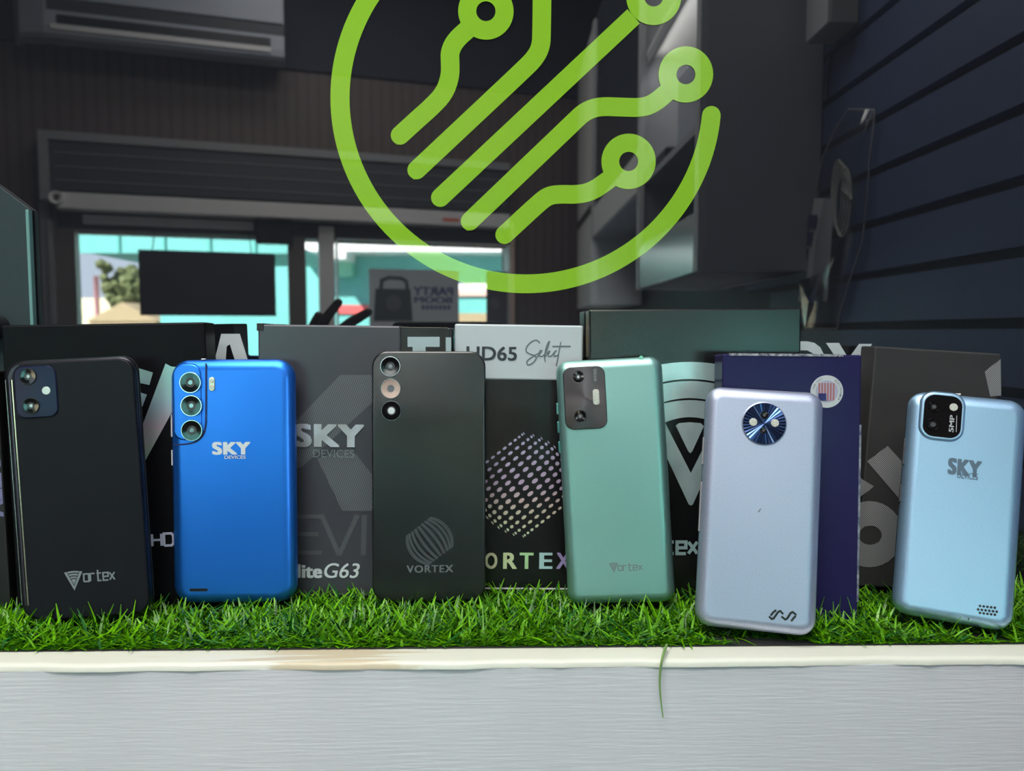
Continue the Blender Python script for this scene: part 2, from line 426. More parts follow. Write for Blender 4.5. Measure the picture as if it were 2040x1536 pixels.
# letters of the sign on the panel
sg = empty('sign_lettering', MPAN, 'pale grey capital letters stuck along the panel, half hidden by the boxes', 'lettering')
A = [[(459, 665), (484, 666), (494, 717), (470, 717), (462, 690), (452, 717), (428, 717), (440, 665)]]
flat('letter', [FP.poly(p) for p in ([(441, 665), (459, 665), (452, 690), (450, 717), (428, 717)], [(459, 665), (478, 665), (494, 717), (468, 717), (458, 686), (452, 690)])], M['panel_text'], sg)
Rl = [[(1575, 680), (1608, 680), (1608, 698), (1575, 698)], [(1608, 680), (1622, 683), (1634, 692), (1640, 704), (1640, 724), (1622, 724), (1619, 704), (1608, 698)], [(1575, 698), (1594, 698), (1594, 760), (1575, 760)],
      [(1594, 718), (1630, 718), (1625, 735), (1594, 735)], [(1612, 735), (1632, 735), (1650, 760), (1628, 760)]]
flat('letter', [FP.poly(p) for p in Rl], M['panel_text'], sg)
Yl = [[(1645, 683), (1671, 683), (1690, 714), (1680, 735)], [(1711, 685), (1737, 685), (1704, 742), (1680, 735), (1690, 714)], [(1680, 735), (1704, 740), (1704, 765), (1680, 765)]]
flat('letter', [FP.poly(p) for p in Yl], M['panel_text'], sg)

# room shell
struct(box('wall_back', -2.0, RWX, YP + .03, YP + .13, FLOOR, CEIL, M['plain_wall']))
struct(boxes('floor', [(-2.05, RWX + .1, -2.6, .8, FLOOR - .05, FLOOR)], M['floor']))
struct(boxes('ceiling', [(-2.05, RWX + .1, -2.6, .8, CEIL, CEIL + .1)], M['ceiling']))
struct(box('wall_left', -2.1, -2.0, -2.6, .8, FLOOR, CEIL, M['plain_wall']))
zs = [EYE + .010 + .0755 * k for k in range(-14, 21)]
bl = []
SW = (-1.75, -.44, EYE - .30, EYE + .045)         # added side window, out of view, for reflections: y0, y1, z0, z1
for a, b in zip(zs, zs[1:]):
    for ya, yb in ((-.6, SW[1]), (SW[1], YP + .03)):
        if ya < SW[1] - .01 and b > SW[2] - .02 and a < SW[3] + .02: continue
        bl.append((RWX, RWX + .018, ya, yb, a + .006, b - .006))
wr = boxes('wall_right', bl, M['slat']); struct(wr)
struct(boxes('trim_2', [(RWX + .014, RWX + .1, -2.7, SW[0], FLOOR, CEIL), (RWX + .014, RWX + .1, SW[1], .8, FLOOR, CEIL),
        (RWX + .014, RWX + .1, SW[0], SW[1], FLOOR, SW[2]), (RWX + .014, RWX + .1, SW[0], SW[1], SW[3], CEIL)], M['groove']))
w3 = struct(boxes('window_3', [(RWX + .02, RWX + .08, SW[0], SW[0] + .04, SW[2], SW[3]), (RWX + .02, RWX + .08, SW[1] - .04, SW[1], SW[2], SW[3]),  # unseen window, added so the large carton has something bright to reflect
        (RWX + .02, RWX + .08, SW[0], SW[1], SW[2], SW[2] + .03), (RWX + .02, RWX + .08, SW[0], SW[1], SW[3] - .02, SW[3])], M['ltgrey']))
box('pane', RWX + .048, RWX + .052, SW[0] + .04, SW[1] - .04, SW[2] + .03, SW[3] - .02, M['pane'], w3)
for i, (lx, ly, p) in enumerate(LAMPS):
    t = empty('ceiling_lamp', Matrix.Translation((lx, ly, CEIL)), ('white ceiling lamp in the middle of the shop ceiling', 'white ceiling lamp nearest to the shop windows', 'white ceiling lamp added above the display ledge to brighten cabinet and grass')[i], 'lamp')
    boxes('housing', [(-.6, .6, -.17, .17, -.04, 0)], M['white'], t)
    me = box('diffuser', -.56, .56, -.145, .145, -.048, -.04, M['white'], t)

# ------------------------------------------------------------------ street side of the shop (seen by way of the panel)
uL, uR = fu(120, 560, -.12), fu(1018)
zt = (fz(160, 471) + fz(1010, 480)) / 2          # head of the openings
zs_ = EYE - .115                                  # sill
zs2 = EYE - .19
us0, us1 = fu(575), fu(608, 560, -.06)                      # stile right of the left window
um0, um1 = fu(636), fu(668)                      # mullion left of the right window
wl = boxes('wall_street', [(-2.9, uL, -.14, 0, FLOOR - .1, CEIL), (uR, 1.5, -.14, 0, EYE + .012, CEIL), (uR, uR + .03, -.14, 0, EYE - .19, EYE + .012), (uR, 1.5, -.14, 0, FLOOR - .1, EYE - .19),
     (uL, uR, -.14, 0, zt, CEIL), (uL, us1, -.14, 0, FLOOR - .1, zs_), (us1, uR, -.14, 0, FLOOR - .1, zs2)], M['wood'], None, MF)
struct(wl)
M['navyband'] = mat('near_black_navy_paint', (.022, .028, .048), .7)
zb = fz(600, 141)
struct(box('trim_3', -2.9, 1.5, 0, .014, zb, CEIL, M['navyband'], None, MF))
def window(n, u0, u1, stile_l, stile_r, head, mfr, zs_):
    o = struct(boxes('window_%d' % n, [(u0 - stile_l, u0, -.07, .012, zs_, zt + head), (u1, u1 + stile_r, -.07, .012, zs_, zt + head),
               (u0, u1, -.07, .012, zt, zt + head), (u0, u1, -.07, .02, zs_ - .03, zs_)], mfr, None, MF))
    p = box('pane', u0, u1, -.034, -.03, zs_, zt, M['pane'], o); p.matrix_parent_inverse = Matrix.Identity(4)
    return o
w4 = struct(boxes('window_4', [(uR + .03, uR + .05, -.07, .01, EYE - .19, EYE + .012), (.60, .62, -.07, .01, EYE - .19, EYE + .012), (uR + .05, .60, -.07, .01, EYE - .19, EYE - .17), (uR + .05, .60, -.07, .01, EYE + .004, EYE + .012)], M['ltgrey'], None, MF))  # hidden slit window added for teal reflections on the cartons
box('pane', uR + .05, .60, -.034, -.03, EYE - .17, EYE + .004, M['pane'], w4)
M['stile'] = mat('brown_grey_frame', (.16, .135, .13), .5)
uw0, uw1 = fu(160, 560, -.06), fu(575)
window(1, uw0, uw1, uw0 - uL, us1 - us0 - .001, .05, M['stile'], zs_)
ux0, ux1 = fu(671, 560, -.06), fu(1013)
window(2, ux0, ux1, .004, uR - ux1, .05, M['ltgrey'], zs2)
struct(box('trim_4', um0, um1 - .005, -.06, .03, zs2 - .03, zt + .05, M['ltgrey'], None, MF))
struct(boxes('trim_5', [(fu(88), fu(104), .0, .03, -.6, fz(100, 405)), (fu(104), fu(113), 0, .045, -.6, fz(110, 440))], M['mdgrey'], None, MF))
struct(box('trim_6', fu(1013) + .006, fu(1021), -.01, .03, zs2, zt + .10, M['pink'], None, MF))

# roller shutter housing over the openings
t = empty('shutter_housing', MF, 'long dark grey roller shutter housing above the reflected shop windows', 'shutter housing')
a0, a1 = fu(76, 300, .1), fu(1016, 300, .1)
zt1, zt0, zb1 = fz(500, 288, .10), fz(500, 304, .10), fz(500, 407, .10)
box('box', a0 + .03, a1, .0, .09, zb1 + .02, zt0, M['dkgrey'], t, bev=.004)
boxes('frame', [(a0, a1, 0, .10, zt0, zt1), (a0, a0 + .032, 0, .105, zb1 - .02, zt0)], M['mdgrey'], t)
zr0 = fz(500, 431, .10)
box('bottom_rail', a0 + .05, a1, 0, .10, zr0, zb1 + .012, M['ltgrey'], t, bev=.003)
rib = [(a0 + .05, a1 - .02, .09, .094, zb1 + .03 + k * (zt0 - zb1 - .05) / 6, zb1 + .033 + k * (zt0 - zb1 - .05) / 6) for k in (1, 3, 5)]
for r_ in rib: boxes('rib', [r_], M['mdgrey'], t)
box('red_tag', fu(882, 438, .10), fu(915, 438, .10), .10, .102, fz(898, 441, .10), fz(898, 435, .10), mat('orange_red_tape', (.80, .16, .08), .5), t)
c0 = fw(112, 393, .11)
lathe_obj('pulley', [(.001, .10, 1), (.012, .10, 1), (.013, .115, 0), (.024, .118, 0), (.026, .10, 0)], [M['ltgrey'], M['black']], t, c0[0], c0[1], 24)
# lintel strip under the housing
t = empty('lintel_board', MF, 'dark grey lintel board with a pale strip over the reflected window', 'board')
box('board', fu(120), fu(1014), .0, .014, zt + .006, zr0 - .002, M['dkgrey'], t)
box('pale_strip', fu(165, 440, .02), fu(505, 440, .02), .014, .019, fz(330, 452, .02), fz(330, 434, .02), M['ltgrey'], t)
t = empty('door_closer', MF, 'black door closer box between the two reflected windows', 'door closer')
box('body', fu(509, 455, .05), fu(582, 455, .05), .014, .05, fz(545, 486, .05), fz(545, 437, .05), M['black'], t, bev=.004)
tube('arm', [(fu(575, 450, .05), .045, fz(575, 455, .05)), (fu(600, 450, .05), .06, fz(600, 450, .05)), (fu(618, 450, .05), .03, fz(618, 458, .05))], .004, M['dkgrey'], t)

# air conditioner
t = empty('air_conditioner', MF, 'white wall air conditioner at the upper left of the reflection', 'air conditioner')
ACW = .21
b0, b1 = fu(8, 40, ACW), fu(566, 60, ACW)
zb_ = fz(540, 117, ACW)
prof = [(.016, zb_ + .05), (.10, zb_ + .005), (ACW - .02, zb_), (ACW - .003, zb_ + .012), (ACW, zb_ + .035), (ACW, zb_ + .075), (ACW - .012, zb_ + .30), (.016, zb_ + .31)]
def extr(name, prof, u0, u1, m, parent, rl=0):
    n = len(prof); us = [u0, u1] if not rl else [u0, u0 + rl * .3, u0 + rl, u1]
    sc = [1, 1] if not rl else [.45, .85, 1, 1]
    vs = []
    for u, s_ in zip(us, sc):
        for wv, z in prof: vs.append((u, max(.016, wv * s_), z))
    fs = [list(range(n)), list(range((len(us) - 1) * n, len(us) * n))[::-1]]
    for i in range(len(us) - 1):
        for k in range(n):
            k2 = (k + 1) % n; fs.append([i * n + k, (i + 1) * n + k, (i + 1) * n + k2, i * n + k2])
    return mesh(name, vs, fs, m, parent)
extr('body', prof, b0, b1, M['white'], t, rl=.12)
box('front_panel', b0 + .13, b1 - .002, ACW, ACW + .008, zb_ + .13, zb_ + .30, M['white'], t, bev=.003)
box('air_slot', b0 + .16, b1 - .05, ACW - .006, ACW + .003, zb_ + .045, zb_ + .075, M['black'], t)
box('flap', b0 + .14, b1 - .05, ACW - .004, ACW + .006, zb_ + .022, zb_ + .042, M['ltgrey'], t, bev=.002)
box('shadow_gap', b0 + .13, b1, ACW - .004, ACW + .001, zb_ + .09, zb_ + .128, M['dkgrey'], t)

# black sign board hung inside the left window
t = empty('sign_board', MF, 'black rectangular board hanging inside the left reflected window', 'board')
q0, q1, r0, r1 = fu(277, 560, .065), fu(549, 560, .065), fz(410, 629, .065), fz(410, 501, .065)
box('board', q0, q1, .055, .067, r0, r1, mat('black_board', (.05, .05, .06), .4), t)
tube('cord', [(q0 + .05, .061, r1), (q0 + .06, .03, zt + .02)], .002, M['black'], t, 6)
tube('cord', [(q1 - .09, .061, r1), (q1 - .10, .03, zt + .02)], .002, M['black'], t, 6)
# poster with a loudspeaker in the right window
t = empty('poster', MF, 'grey loudspeaker poster with dark lettering in the right reflected window', 'poster')
g0, g1, h1 = fu(735, 560, -.02), fu(914, 560, -.02), fz(825, 537, -.02)
box('sheet', g0, g1, -.022, -.02, zs2 + .002, h1, mat('grey_poster_paper', (.62, .67, .72), .5), t)
uw = lambda px: fu(px, 600, -.02)
zw = lambda py: fz(825, py, -.02)
FPO = lambda pts: [(-uw(p[0]), zw(p[1])) for p in pts]
MPO = Matrix.Rotation(math.pi, 4, 'Z')
inkd = mat('dark_navy_ink', (.10, .12, .26), .5)
ink2 = mat('grey_green_ink', (.09, .11, .115), .5); ink3 = mat('slate_ink', (.16, .17, .20), .5)
spk = [FPO([(748, 576), (818, 576), (822, 640), (744, 640)])]
sp = flat('loudspeaker_picture', spk, ink2, t, .0195, MPO)
flat('handle_picture', ribbon(FPO([(759, 578), (761, 560), (775, 554), (800, 555), (810, 561), (812, 578)]), .016), ink2, t, .0194, MPO)
cc = (-uw(784), zw(604)); flat('cone_picture', [circle(cc[0], cc[1], .035)], ink3, t, .0193, MPO)
def ptext(body, x0, y0, x1, y1, **k):
    a, b = -uw(x1), -uw(x0)
    return flat('lettering', fit_polys(text_polys(body, **k), a, b, zw(y1), zw(y0)), inkd, t, .0192, MPO)
ptext('PARTY', 823, 571, 903, 588, bold=.04)
ptext('BOOM', 825, 591, 901, 603, bold=.04)
flat('lettering', [FPO([(840 + k * 8.5, 608), (846 + k * 8.5, 608), (846 + k * 8.5, 616), (840 + k * 8.5, 616)]) for k in range(7)], inkd, t, .0192, MPO)
t = empty('dark_poster', MF, 'narrow dark poster with a grey disc at the right reflected window edge', 'poster')
box('sheet', fu(969, 600, -.02), fu(1011, 600, -.02), -.022, -.02, zs2 + .002, fz(990, 541, -.02), mat('dark_poster_paper', (.10, .10, .12), .5), t)
dc = (-fu(985, 600, -.02), fz(985, 604, -.02)); flat('disc_picture', [circle(dc[0], dc[1], .026)], ink3, t, .0194, MPO)

# street beyond
def rb(px, py, d): return mir(px, py, d)
struct(box('ground', -30, 30, -75, -2.9, FLOOR - .35, FLOOR - .15, M['asphalt']))
DF = 9.5; yF = 2 * YP - DF
t = empty('turquoise_building', Matrix.Translation((0, yF, 0)), 'turquoise building across the street, seen reflected through the shop windows', 'building')
x0, x1 = rb(318, 600, DF).x, 6.0
box('wall', x0, x1, -4, 0, FLOOR - .2, 3.6, M['aqua'], t)
zc1, zc0 = rb(840, 480, DF - .5).z, rb(840, 501, DF - .5).z
box('canopy', rb(600, 490, DF).x, x1, 0, .5, zc0, zc1 + .9, M['sunwhite'], t)
bx = rb(668, 512, DF - .2)
box('wall_lamp', rb(650, 512, DF - .2).x, rb(702, 512, DF - .2).x, 0, .62, rb(680, 522, DF - .2).z, rb(680, 506, DF - .2).z, M['sunwhite'], t)
box('meter_box', rb(676, 530, DF).x, rb(706, 530, DF).x, 0, .18, rb(690, 552, DF).z, rb(690, 524, DF).z, mat('pale_green_box', (.25, .70, .50), .5), t)
box('window_board', rb(600, 600, DF).x, rb(606, 600, DF).x, 0, .05, rb(600, 640, DF).z, rb(600, 500, DF).z, M['pink'], t)
box('red_panel', rb(672, 615, DF).x, rb(735, 615, DF).x, 0, .03, rb(700, 625, DF).z, rb(700, 608, DF).z, M['red'], t)
MA = Matrix.Translation((0, 0, 0))
t = empty('awning', MA, 'turquoise street awning reflected along the top of the left window', 'awning')
da, db = 6.0, 7.4
ax0, ax1 = rb(150, 492, da).x, rb(600, 492, da).x
az = rb(330, 481, da).z; az0 = rb(330, 505, da).z
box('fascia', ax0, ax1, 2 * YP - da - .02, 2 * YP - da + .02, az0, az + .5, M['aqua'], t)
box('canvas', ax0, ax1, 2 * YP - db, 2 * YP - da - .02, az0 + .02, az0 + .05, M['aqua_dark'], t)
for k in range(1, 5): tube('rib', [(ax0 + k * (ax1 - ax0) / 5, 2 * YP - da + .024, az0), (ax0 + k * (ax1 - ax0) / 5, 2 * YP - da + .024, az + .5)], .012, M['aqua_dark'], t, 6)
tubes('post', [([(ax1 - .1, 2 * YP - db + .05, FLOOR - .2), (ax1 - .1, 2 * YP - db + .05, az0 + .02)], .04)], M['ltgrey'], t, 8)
t = empty('added_side_wall', Matrix.Translation((3.4, -2, 0)), 'unseen pale grey wall added outside the side window for its reflections', 'building')  # stands out of view, added to be reflected through the side window
box('wall', 0, .4, -4.5, 4.2, FLOOR - .2, 1.2, mat('pale_grey_reflector', (.55, .57, .555), .6, noise=(3, (.58, .60, .585))), t)
box('plinth', -.03, 0, -4.5, 4.2, FLOOR - .2, FLOOR + .5, M['tan'], t)
# distant tree, houses and pole
d = 30; c = rb(247, 572, d); yT = 2 * YP - d
t = empty('distant_tree', Matrix.Translation((c.x, yT, FLOOR - .2)), 'small bushy tree in the bright gap of the left reflected window', 'tree')
bm = bmesh.new()
for k in range(90):
    s_ = rnd.uniform(.12, .26); r = bmesh.ops.create_icosphere(bm, subdivisions=2, radius=s_)
    off = Vector((rnd.gauss(0, .38), rnd.gauss(0, .3), c.z - FLOOR + .2 + rnd.gauss(0, .36)))
    for v in r['verts']: v.co = v.co * (1 + .25 * rnd.uniform(-1, 1)) + off
bm_obj('foliage', bm, M['leaf'], t)
tube('trunk', [(0, 0, 0), (.05, 0, c.z - FLOOR - .1)], [.12, .07], M['bark'], t)
d = 26; p, q = rb(170, 640, d), rb(315, 640, d); ap = rb(243, 602, d); yy = 2 * YP - d
t = empty('tan_house', Matrix.Translation((0, yy, 0)), 'low tan house with a pitched roof in the left reflected window', 'house')
box('wall', p.x + .1, q.x - .1, -2.5, -.05, FLOOR - .2, p.z, M['tan'], t)
mesh('roof', [(p.x, 0, p.z), (q.x, 0, q.z), (ap.x, 0, ap.z), (p.x, -2.6, p.z), (q.x, -2.6, q.z), (ap.x, -2.6, ap.z)], [[0, 1, 2], [3, 5, 4], [0, 2, 5, 3], [1, 4, 5, 2], [0, 3, 4, 1]], M['tan'], t)
d = 34; yy = 2 * YP - d
t = tag(box('white_house', rb(100, 600, d).x, rb(238, 600, d).x, yy - 3, yy, FLOOR - .2, rb(200, 594, d).z, mat('sunlit_cream_wall', (.80, .76, .52), .7)), 'sunlit cream house wall beyond the tree in the left reflected window', 'house')
d = 28; yy = 2 * YP - d; c = rb(191, 550, d)
tag(tube('street_pole', [(c.x, yy, FLOOR - .2), (c.x, yy, c.z)], .09, mat('faded_red_paint', (.62, .33, .38), .6)), 'faded red pole against the sky in the left reflected window', 'pole')
d = 24; c0, c1 = rb(308, 640, d), rb(372, 628, d); yy = 2 * YP - d
# street stall seen between the posters
d = 8.4; yy = 2 * YP - d
t = empty('street_stall', Matrix.Translation((0, yy, 0)), 'street stall with white and turquoise bands between the reflected posters', 'stall')
s0, s1 = rb(880, 600, d).x, rb(1060, 600, d).x
for nm, a, b, mm in (('base', 700, 624, M['tan']), ('front', 624, 592, M['aqua']), ('trim', 590, 579, M['pink']), ('counter', 579, 565, M['sunwhite'])):
    box(nm, s0, s1, -.5, .0 + (.03 if nm in ('counter', 'trim') else 0), rb(940, a, d).z if nm != 'base' else FLOOR - .2, rb(940, b, d).z, mm, t)

# ------------------------------------------------------------------ wall cabinets, trunking and hanging bag on the right wall
D1, D2, D3, D4 = 1.33, 1.92, 2.95, 3.50
CX = .356; cb = EYE + .106; ct = EYE + 1.15
yy = lambda dd: 2 * YP - dd
M['cab'] = mat('grey_laminate', (.50, .51, .53), .45); M['cabin'] = mat('pale_laminate', (.82, .82, .80), .5)
M['cabside'] = mat('charcoal_laminate', (.42, .44, .47), .5)
M['glossdoor'] = mat('glossy_pale_door', (.80, .84, .84), .22, .75)
t = empty('wall_cabinet', Matrix.Identity(4), 'grey wall cabinet with open shelves and glossy lower door, nearest in the reflection', 'cabinet')
box('side_panel', CX, RWX - .002, yy(D1) - .016, yy(D1), cb, ct, M['cabside'], t, bev=.001)
box('side_panel', CX, RWX - .002, yy(D2), yy(D2) + .016, cb, ct, M['cabside'], t, bev=.001)
box('back_panel', RWX - .012, RWX - .002, yy(D2) + .016, yy(D1) - .016, cb, ct, M['cabin'], t)
boxes('frame', [(CX - .012, CX, yy(D1) - .03, yy(D1), cb, ct)], M['cab'], t); boxes('frame', [(CX - .012, CX, yy(D2), yy(D2) + .03, cb, ct)], M['cab'], t)
box('base', CX, RWX - .012, yy(D2) + .016, yy(D1) - .016, cb, cb + .016, mat('dark_cabinet_underside', (.07, .075, .08), .6), t)
zsh = EYE + .36
box('shelf', CX + .003, RWX - .012, yy(D2) + .016, yy(D1) - .016, zsh, zsh + .014, M['cabside'], t)
box('shelf', CX + .003, RWX - .012, yy(D2) + .016, yy(D1) - .016, zsh + .30, zsh + .314, M['cabin'], t)
box('door', CX - .010, CX, yy(D2) + .031, yy(D1) - .031, cb + .002, cb + .105, M['glossdoor'], t, bev=.001)
yc = (yy(D1) + yy(D2)) / 2
cab_fill = bpy.data.lights.new('cabinet_fill', 'AREA'); cab_fill.shape = 'RECTANGLE'; cab_fill.size = .02; cab_fill.size_y = .48; cab_fill.energy = 1.6; cab_fill.color = (1, .98, .95)  # fill light added to brighten the cabinet shelves
lo = bpy.data.objects.new('cabinet_fill', cab_fill); COL.objects.link(lo); lo.location = (CX + .010, (yy(D1) + yy(D2)) / 2, zsh + .280); lo.rotation_euler = (0, math.radians(-62), 0)
box('fill_cover', CX + .0005, CX + .005, (yy(D1) + yy(D2)) / 2 - .24, (yy(D1) + yy(D2)) / 2 + .24, zsh + .272, zsh + .298, M['cab'], t)  # cover for the added fill light
tag(box('white_carton', CX + .03, RWX - .03, yc - .05, yc + .20, zsh + .014, zsh + .18, M['white'], bev=.002), 'white carton standing on the reflected cabinet shelf', 'box')
t = empty('set_top_box', Matrix.Translation((CX + .06, yc - .13, zsh + .014)), 'flat black device lying on the reflected cabinet shelf', 'device')
box('case', -.05, .09, -.10, .06, 0, .03, M['black'], t, bev=.004); box('front_strip', -.052, -.05, -.09, .05, .008, .02, M['dkgrey'], t)
t = empty('far_cabinet', Matrix.Identity(4), 'shorter grey wall cabinet with pale lower rail, behind the nearest cabinet', 'cabinet')
cb2 = EYE + .36
box('case', CX + .012, RWX - .002, yy(D3), yy(D2) - .004, cb2, ct, M['cabside'], t)
boxes('frame', [(CX, CX + .012, yy(D2) - .034, yy(D2) - .004, cb2, ct)], M['cab'], t); boxes('frame', [(CX, CX + .012, yy(D3), yy(D3) + .05, cb2, ct)], M['cab'], t)
box('lower_rail', CX, CX + .012, yy(D3) + .05, yy(D2) - .034, cb2, cb2 + .10, M['cabin'], t)
box('glass', CX + .006, CX + .012, yy(D3) + .05, yy(D2) - .034, cb2 + .10, ct, mat('dark_cabinet_glass', (.05, .06, .075), .1), t)
t = empty('tall_display_case', Matrix.Identity(4), 'pale grey display case at the far end of the reflected cabinets', 'cabinet')
box('case', CX + .004, RWX - .002, yy(D4), yy(D3) - .012, cb, ct, M['cabin'], t, bev=.002)
box('edge_strip', CX, CX + .03, yy(D3) - .012, yy(D3) - .004, cb, ct, M['sunwhite'], t)
box('drawer_gap', CX + .001, CX + .004, yy(D4) + .02, yy(D3) - .04, EYE + .46, EYE + .49, M['black'], t)
# trunking box high on the slatwall
pa, pb = 1.206, 1.295; zt_ = EYE + .474
t = empty('junction_box', Matrix.Identity(4), 'cream junction box high in the corner of the reflected slatwall', 'junction box')
box('case', .511, RWX - .0005, yy(pb), yy(pa), zt_, zt_ + .3, mat('cream_plastic', (.55, .55, .47), .5), t, bev=.002)
box('lid', .508, .511, yy(pb) + .002, yy(pa) - .002, zt_ + .002, zt_ + .298, mat('pale_grey_plastic', (.62, .63, .64), .5), t)
tubes('cable', [([(RWX - .003, yy(1.30), zt_ - .01), (RWX - .004, yy(1.31), zt_ - .05), (RWX - .003, yy(1.315), zt_ - .085)], .003)], M['dkgrey'], t, 6)
# clear bag with a white cable, hung on the slatwall
t = empty('cable_bag', Matrix.Identity(4), 'clear plastic bag with coiled white cable hanging on the reflected slatwall', 'bag')
def bagp(px, py, dx):          # a point on the slatwall side, dx off the wall
    d = ray(px, py); tt = (RWX - dx) / d.x
    return Vector((d.x * tt, 2 * YP - d.y * tt, EYE + d.z * tt))
rows = [(218, 1690, 1742), (250, 1668, 1741), (310, 1640, 1733), (400, 1622, 1727), (480, 1606, 1718), (560, 1598, 1692), (620, 1597, 1675), (655, 1602, 1668)]
vs, fs = [], []
for i, (py, xl, xr) in enumerate(rows):
    for k in range(9):
        f_ = k / 8; dx = .004 + .030 * math.sin(math.pi * f_) * math.sin(math.pi * (i + .6) / 8.2) + .002 * rnd.uniform(0, 1)
        vs.append(bagp(xl + (xr - xl) * f_, py, dx))
for i in range(len(rows) - 1):
    for k in range(8): fs.append([i * 9 + k, i * 9 + k + 1, (i + 1) * 9 + k + 1, (i + 1) * 9 + k])
mesh('film', vs, fs, see_through('thin_clear_film', (.93, .94, .95), .22, .16), t, smooth=True)
rim_ = [tuple(bagp(r_[1], r_[0], .008)) for r_ in rows] + [tuple(bagp(r_[2], r_[0], .008)) for r_ in rows[::-1]]
tube('sealed_edge', rim_ + rim_[:1], .0012, mat('cloudy_film_edge', (.60, .62, .64), .3), t, 6)
cd = []
for j in range(4):
    c = bagp(1668 + 4 * j, 385 + 6 * j, .012 + .004 * j); r1_, r2_ = .020 + .002 * j, .052
    cd.append(([(c.x, c.y + r1_ * math.cos(a), c.z + r2_ * math.sin(a)) for a in np.linspace(0, 2 * math.pi, 25)], .0022))
tubes('coiled_cable', cd, mat('cream_cable', (.85, .83, .74), .5), t, 6)
pa_, pb_ = bagp(1628, 330, .004), bagp(1676, 345, .004)
vs = [bagp(1622, 395, .02), bagp(1662, 395, .02), bagp(1648, 600, .02), bagp(1590, 600, .02)]
mesh('paper_insert', vs, [[0, 1, 2, 3]], mat('pale_paper', (.80, .82, .84), .6), t)
mesh('blue_print', [bagp(1612 - k * 9 + a, 428 + k * 34 + b, .0225) for k in range(4) for a, b in ((0, 0), (17, 0), (12, 27), (-6, 27))], [[4 * k + j for j in range(4)] for k in range(4)], mat('violet_print', (.09, .09, .20), .5), t)
vs = [bagp(1591, 560, .035), bagp(1632, 545, .03), bagp(1622, 610, .035), bagp(1603, 655, .02)]
foil = mat('crinkled_silver_foil', (.75, .75, .74), .12, 1.0, bump=(60, .7, .004))
mesh('foil_tip', vs + [bagp(1610, 600, .045)], [[0, 1, 4], [1, 2, 4], [2, 3, 4], [3, 0, 4]], foil, t)

# ------------------------------------------------------------------ cartons
def root(key, name, label, cat, group=None):
    return empty(name, PM[key], label, cat, group), Face(PM[key])
def carton(key, label, m, lidseam=True, group='phone cartons along the back'):
    t, f = root(key, 'phone_box', label, 'box', group)
    W, H, T = POSE[key][6], POSE[key][7], DEPTH[key]
    box('carton', -W / 2, W / 2, 0, T, 0, H, m, t, bev=.0012, seg=2)
    return t, f, W, H, T
def vlogo_polys(cx, cz_top, h, half):
    """V with four curved bars: apex at the bottom, height h"""
    out = []
    k = half / h; th = h * .225
    out.append([(cx - half, cz_top - .05 * h), (cx - half + .13 * h, cz_top - .02 * h), (cx, cz_top - h + th * 1.0), (cx, cz_top - h)])
    out.append([(cx + half, cz_top - .05 * h), (cx, cz_top - h), (cx, cz_top - h + th), (cx + half - .13 * h, cz_top - .02 * h)])
    apex = cz_top - h + th * 1.35
    for a, b in ((1.0, .865), (.80, .665), (.60, .47), (.41, .0)):
        hh = (cz_top - apex)
        z1, z0 = apex + hh * a, apex + hh * b; w1, w0 = (z1 - apex) * k * .93, (z0 - apex) * k * .93
        top = [(cx + w1 * s_, z1 + hh * .045 * (1 - s_ * s_) - hh * .03) for s_ in np.linspace(-1, 1, 9)]
        bot = [(cx + w0 * s_, z0 + hh * .045 * (1 - s_ * s_) - hh * .03) for s_ in np.linspace(1, -1, 9)]
        out.append(top + (bot if b > 0 else [(cx, z0)]))
    return out
def techno(word, x0, x1, z0, z1, wd):
    """rounded square lettering drawn with straight strokes"""
    G = {'o': [[(0, 0), (1, 0), (1, 1), (0, 1), (0, 0)]], 'r': [[(0, 0), (0, 1)], [(0, 1), (.9, 1)]],
         't': [[(.25, 1.45), (.25, 0), (.9, 0)], [(0, 1), (.9, 1)]],
         'e': [[(1, 0), (0, 0), (0, 1), (1, 1), (1, .5), (0, .5)]], 'x': [[(0, 0), (1, 1)], [(0, 1), (1, 0)]],
         'H': [[(0, 0), (0, 1.3)], [(1, 0), (1, 1.3)], [(0, .65), (1, .65)]], 'D': [[(0, 0), (.8, 0), (1, .25), (1, 1.05), (.8, 1.3), (0, 1.3), (0, 0)]],
         'V': [[(0, 1.3), (.5, 0), (1, 1.3)]]}
    n = len(word); p = (x1 - x0) / (n - .22); cw = p * .78; out = []
    for i, ch in enumerate(word):
        for st in G[ch]: out += ribbon([(x0 + i * p + a * cw, z0 + b * (z1 - z0)) for a, b in st], wd, (False, False))
    return out
irid = ramp_mat('iridescent_foil', [(0, (.62, .60, .30)), (.3, (.40, .62, .46)), (.55, (.62, .50, .58)), (.8, (.42, .58, .66)), (1, (.38, .66, .62))], .09, .17, 2, .38, .55, .35)
holo = mat('holographic_silver_foil', (.50, .68, .68), .28, .5, noise=(45, (.66, .82, .82)), bump=(60, .06, .001))
print_lilac = mat('lilac_white_print', (.55, .56, .72), .4)

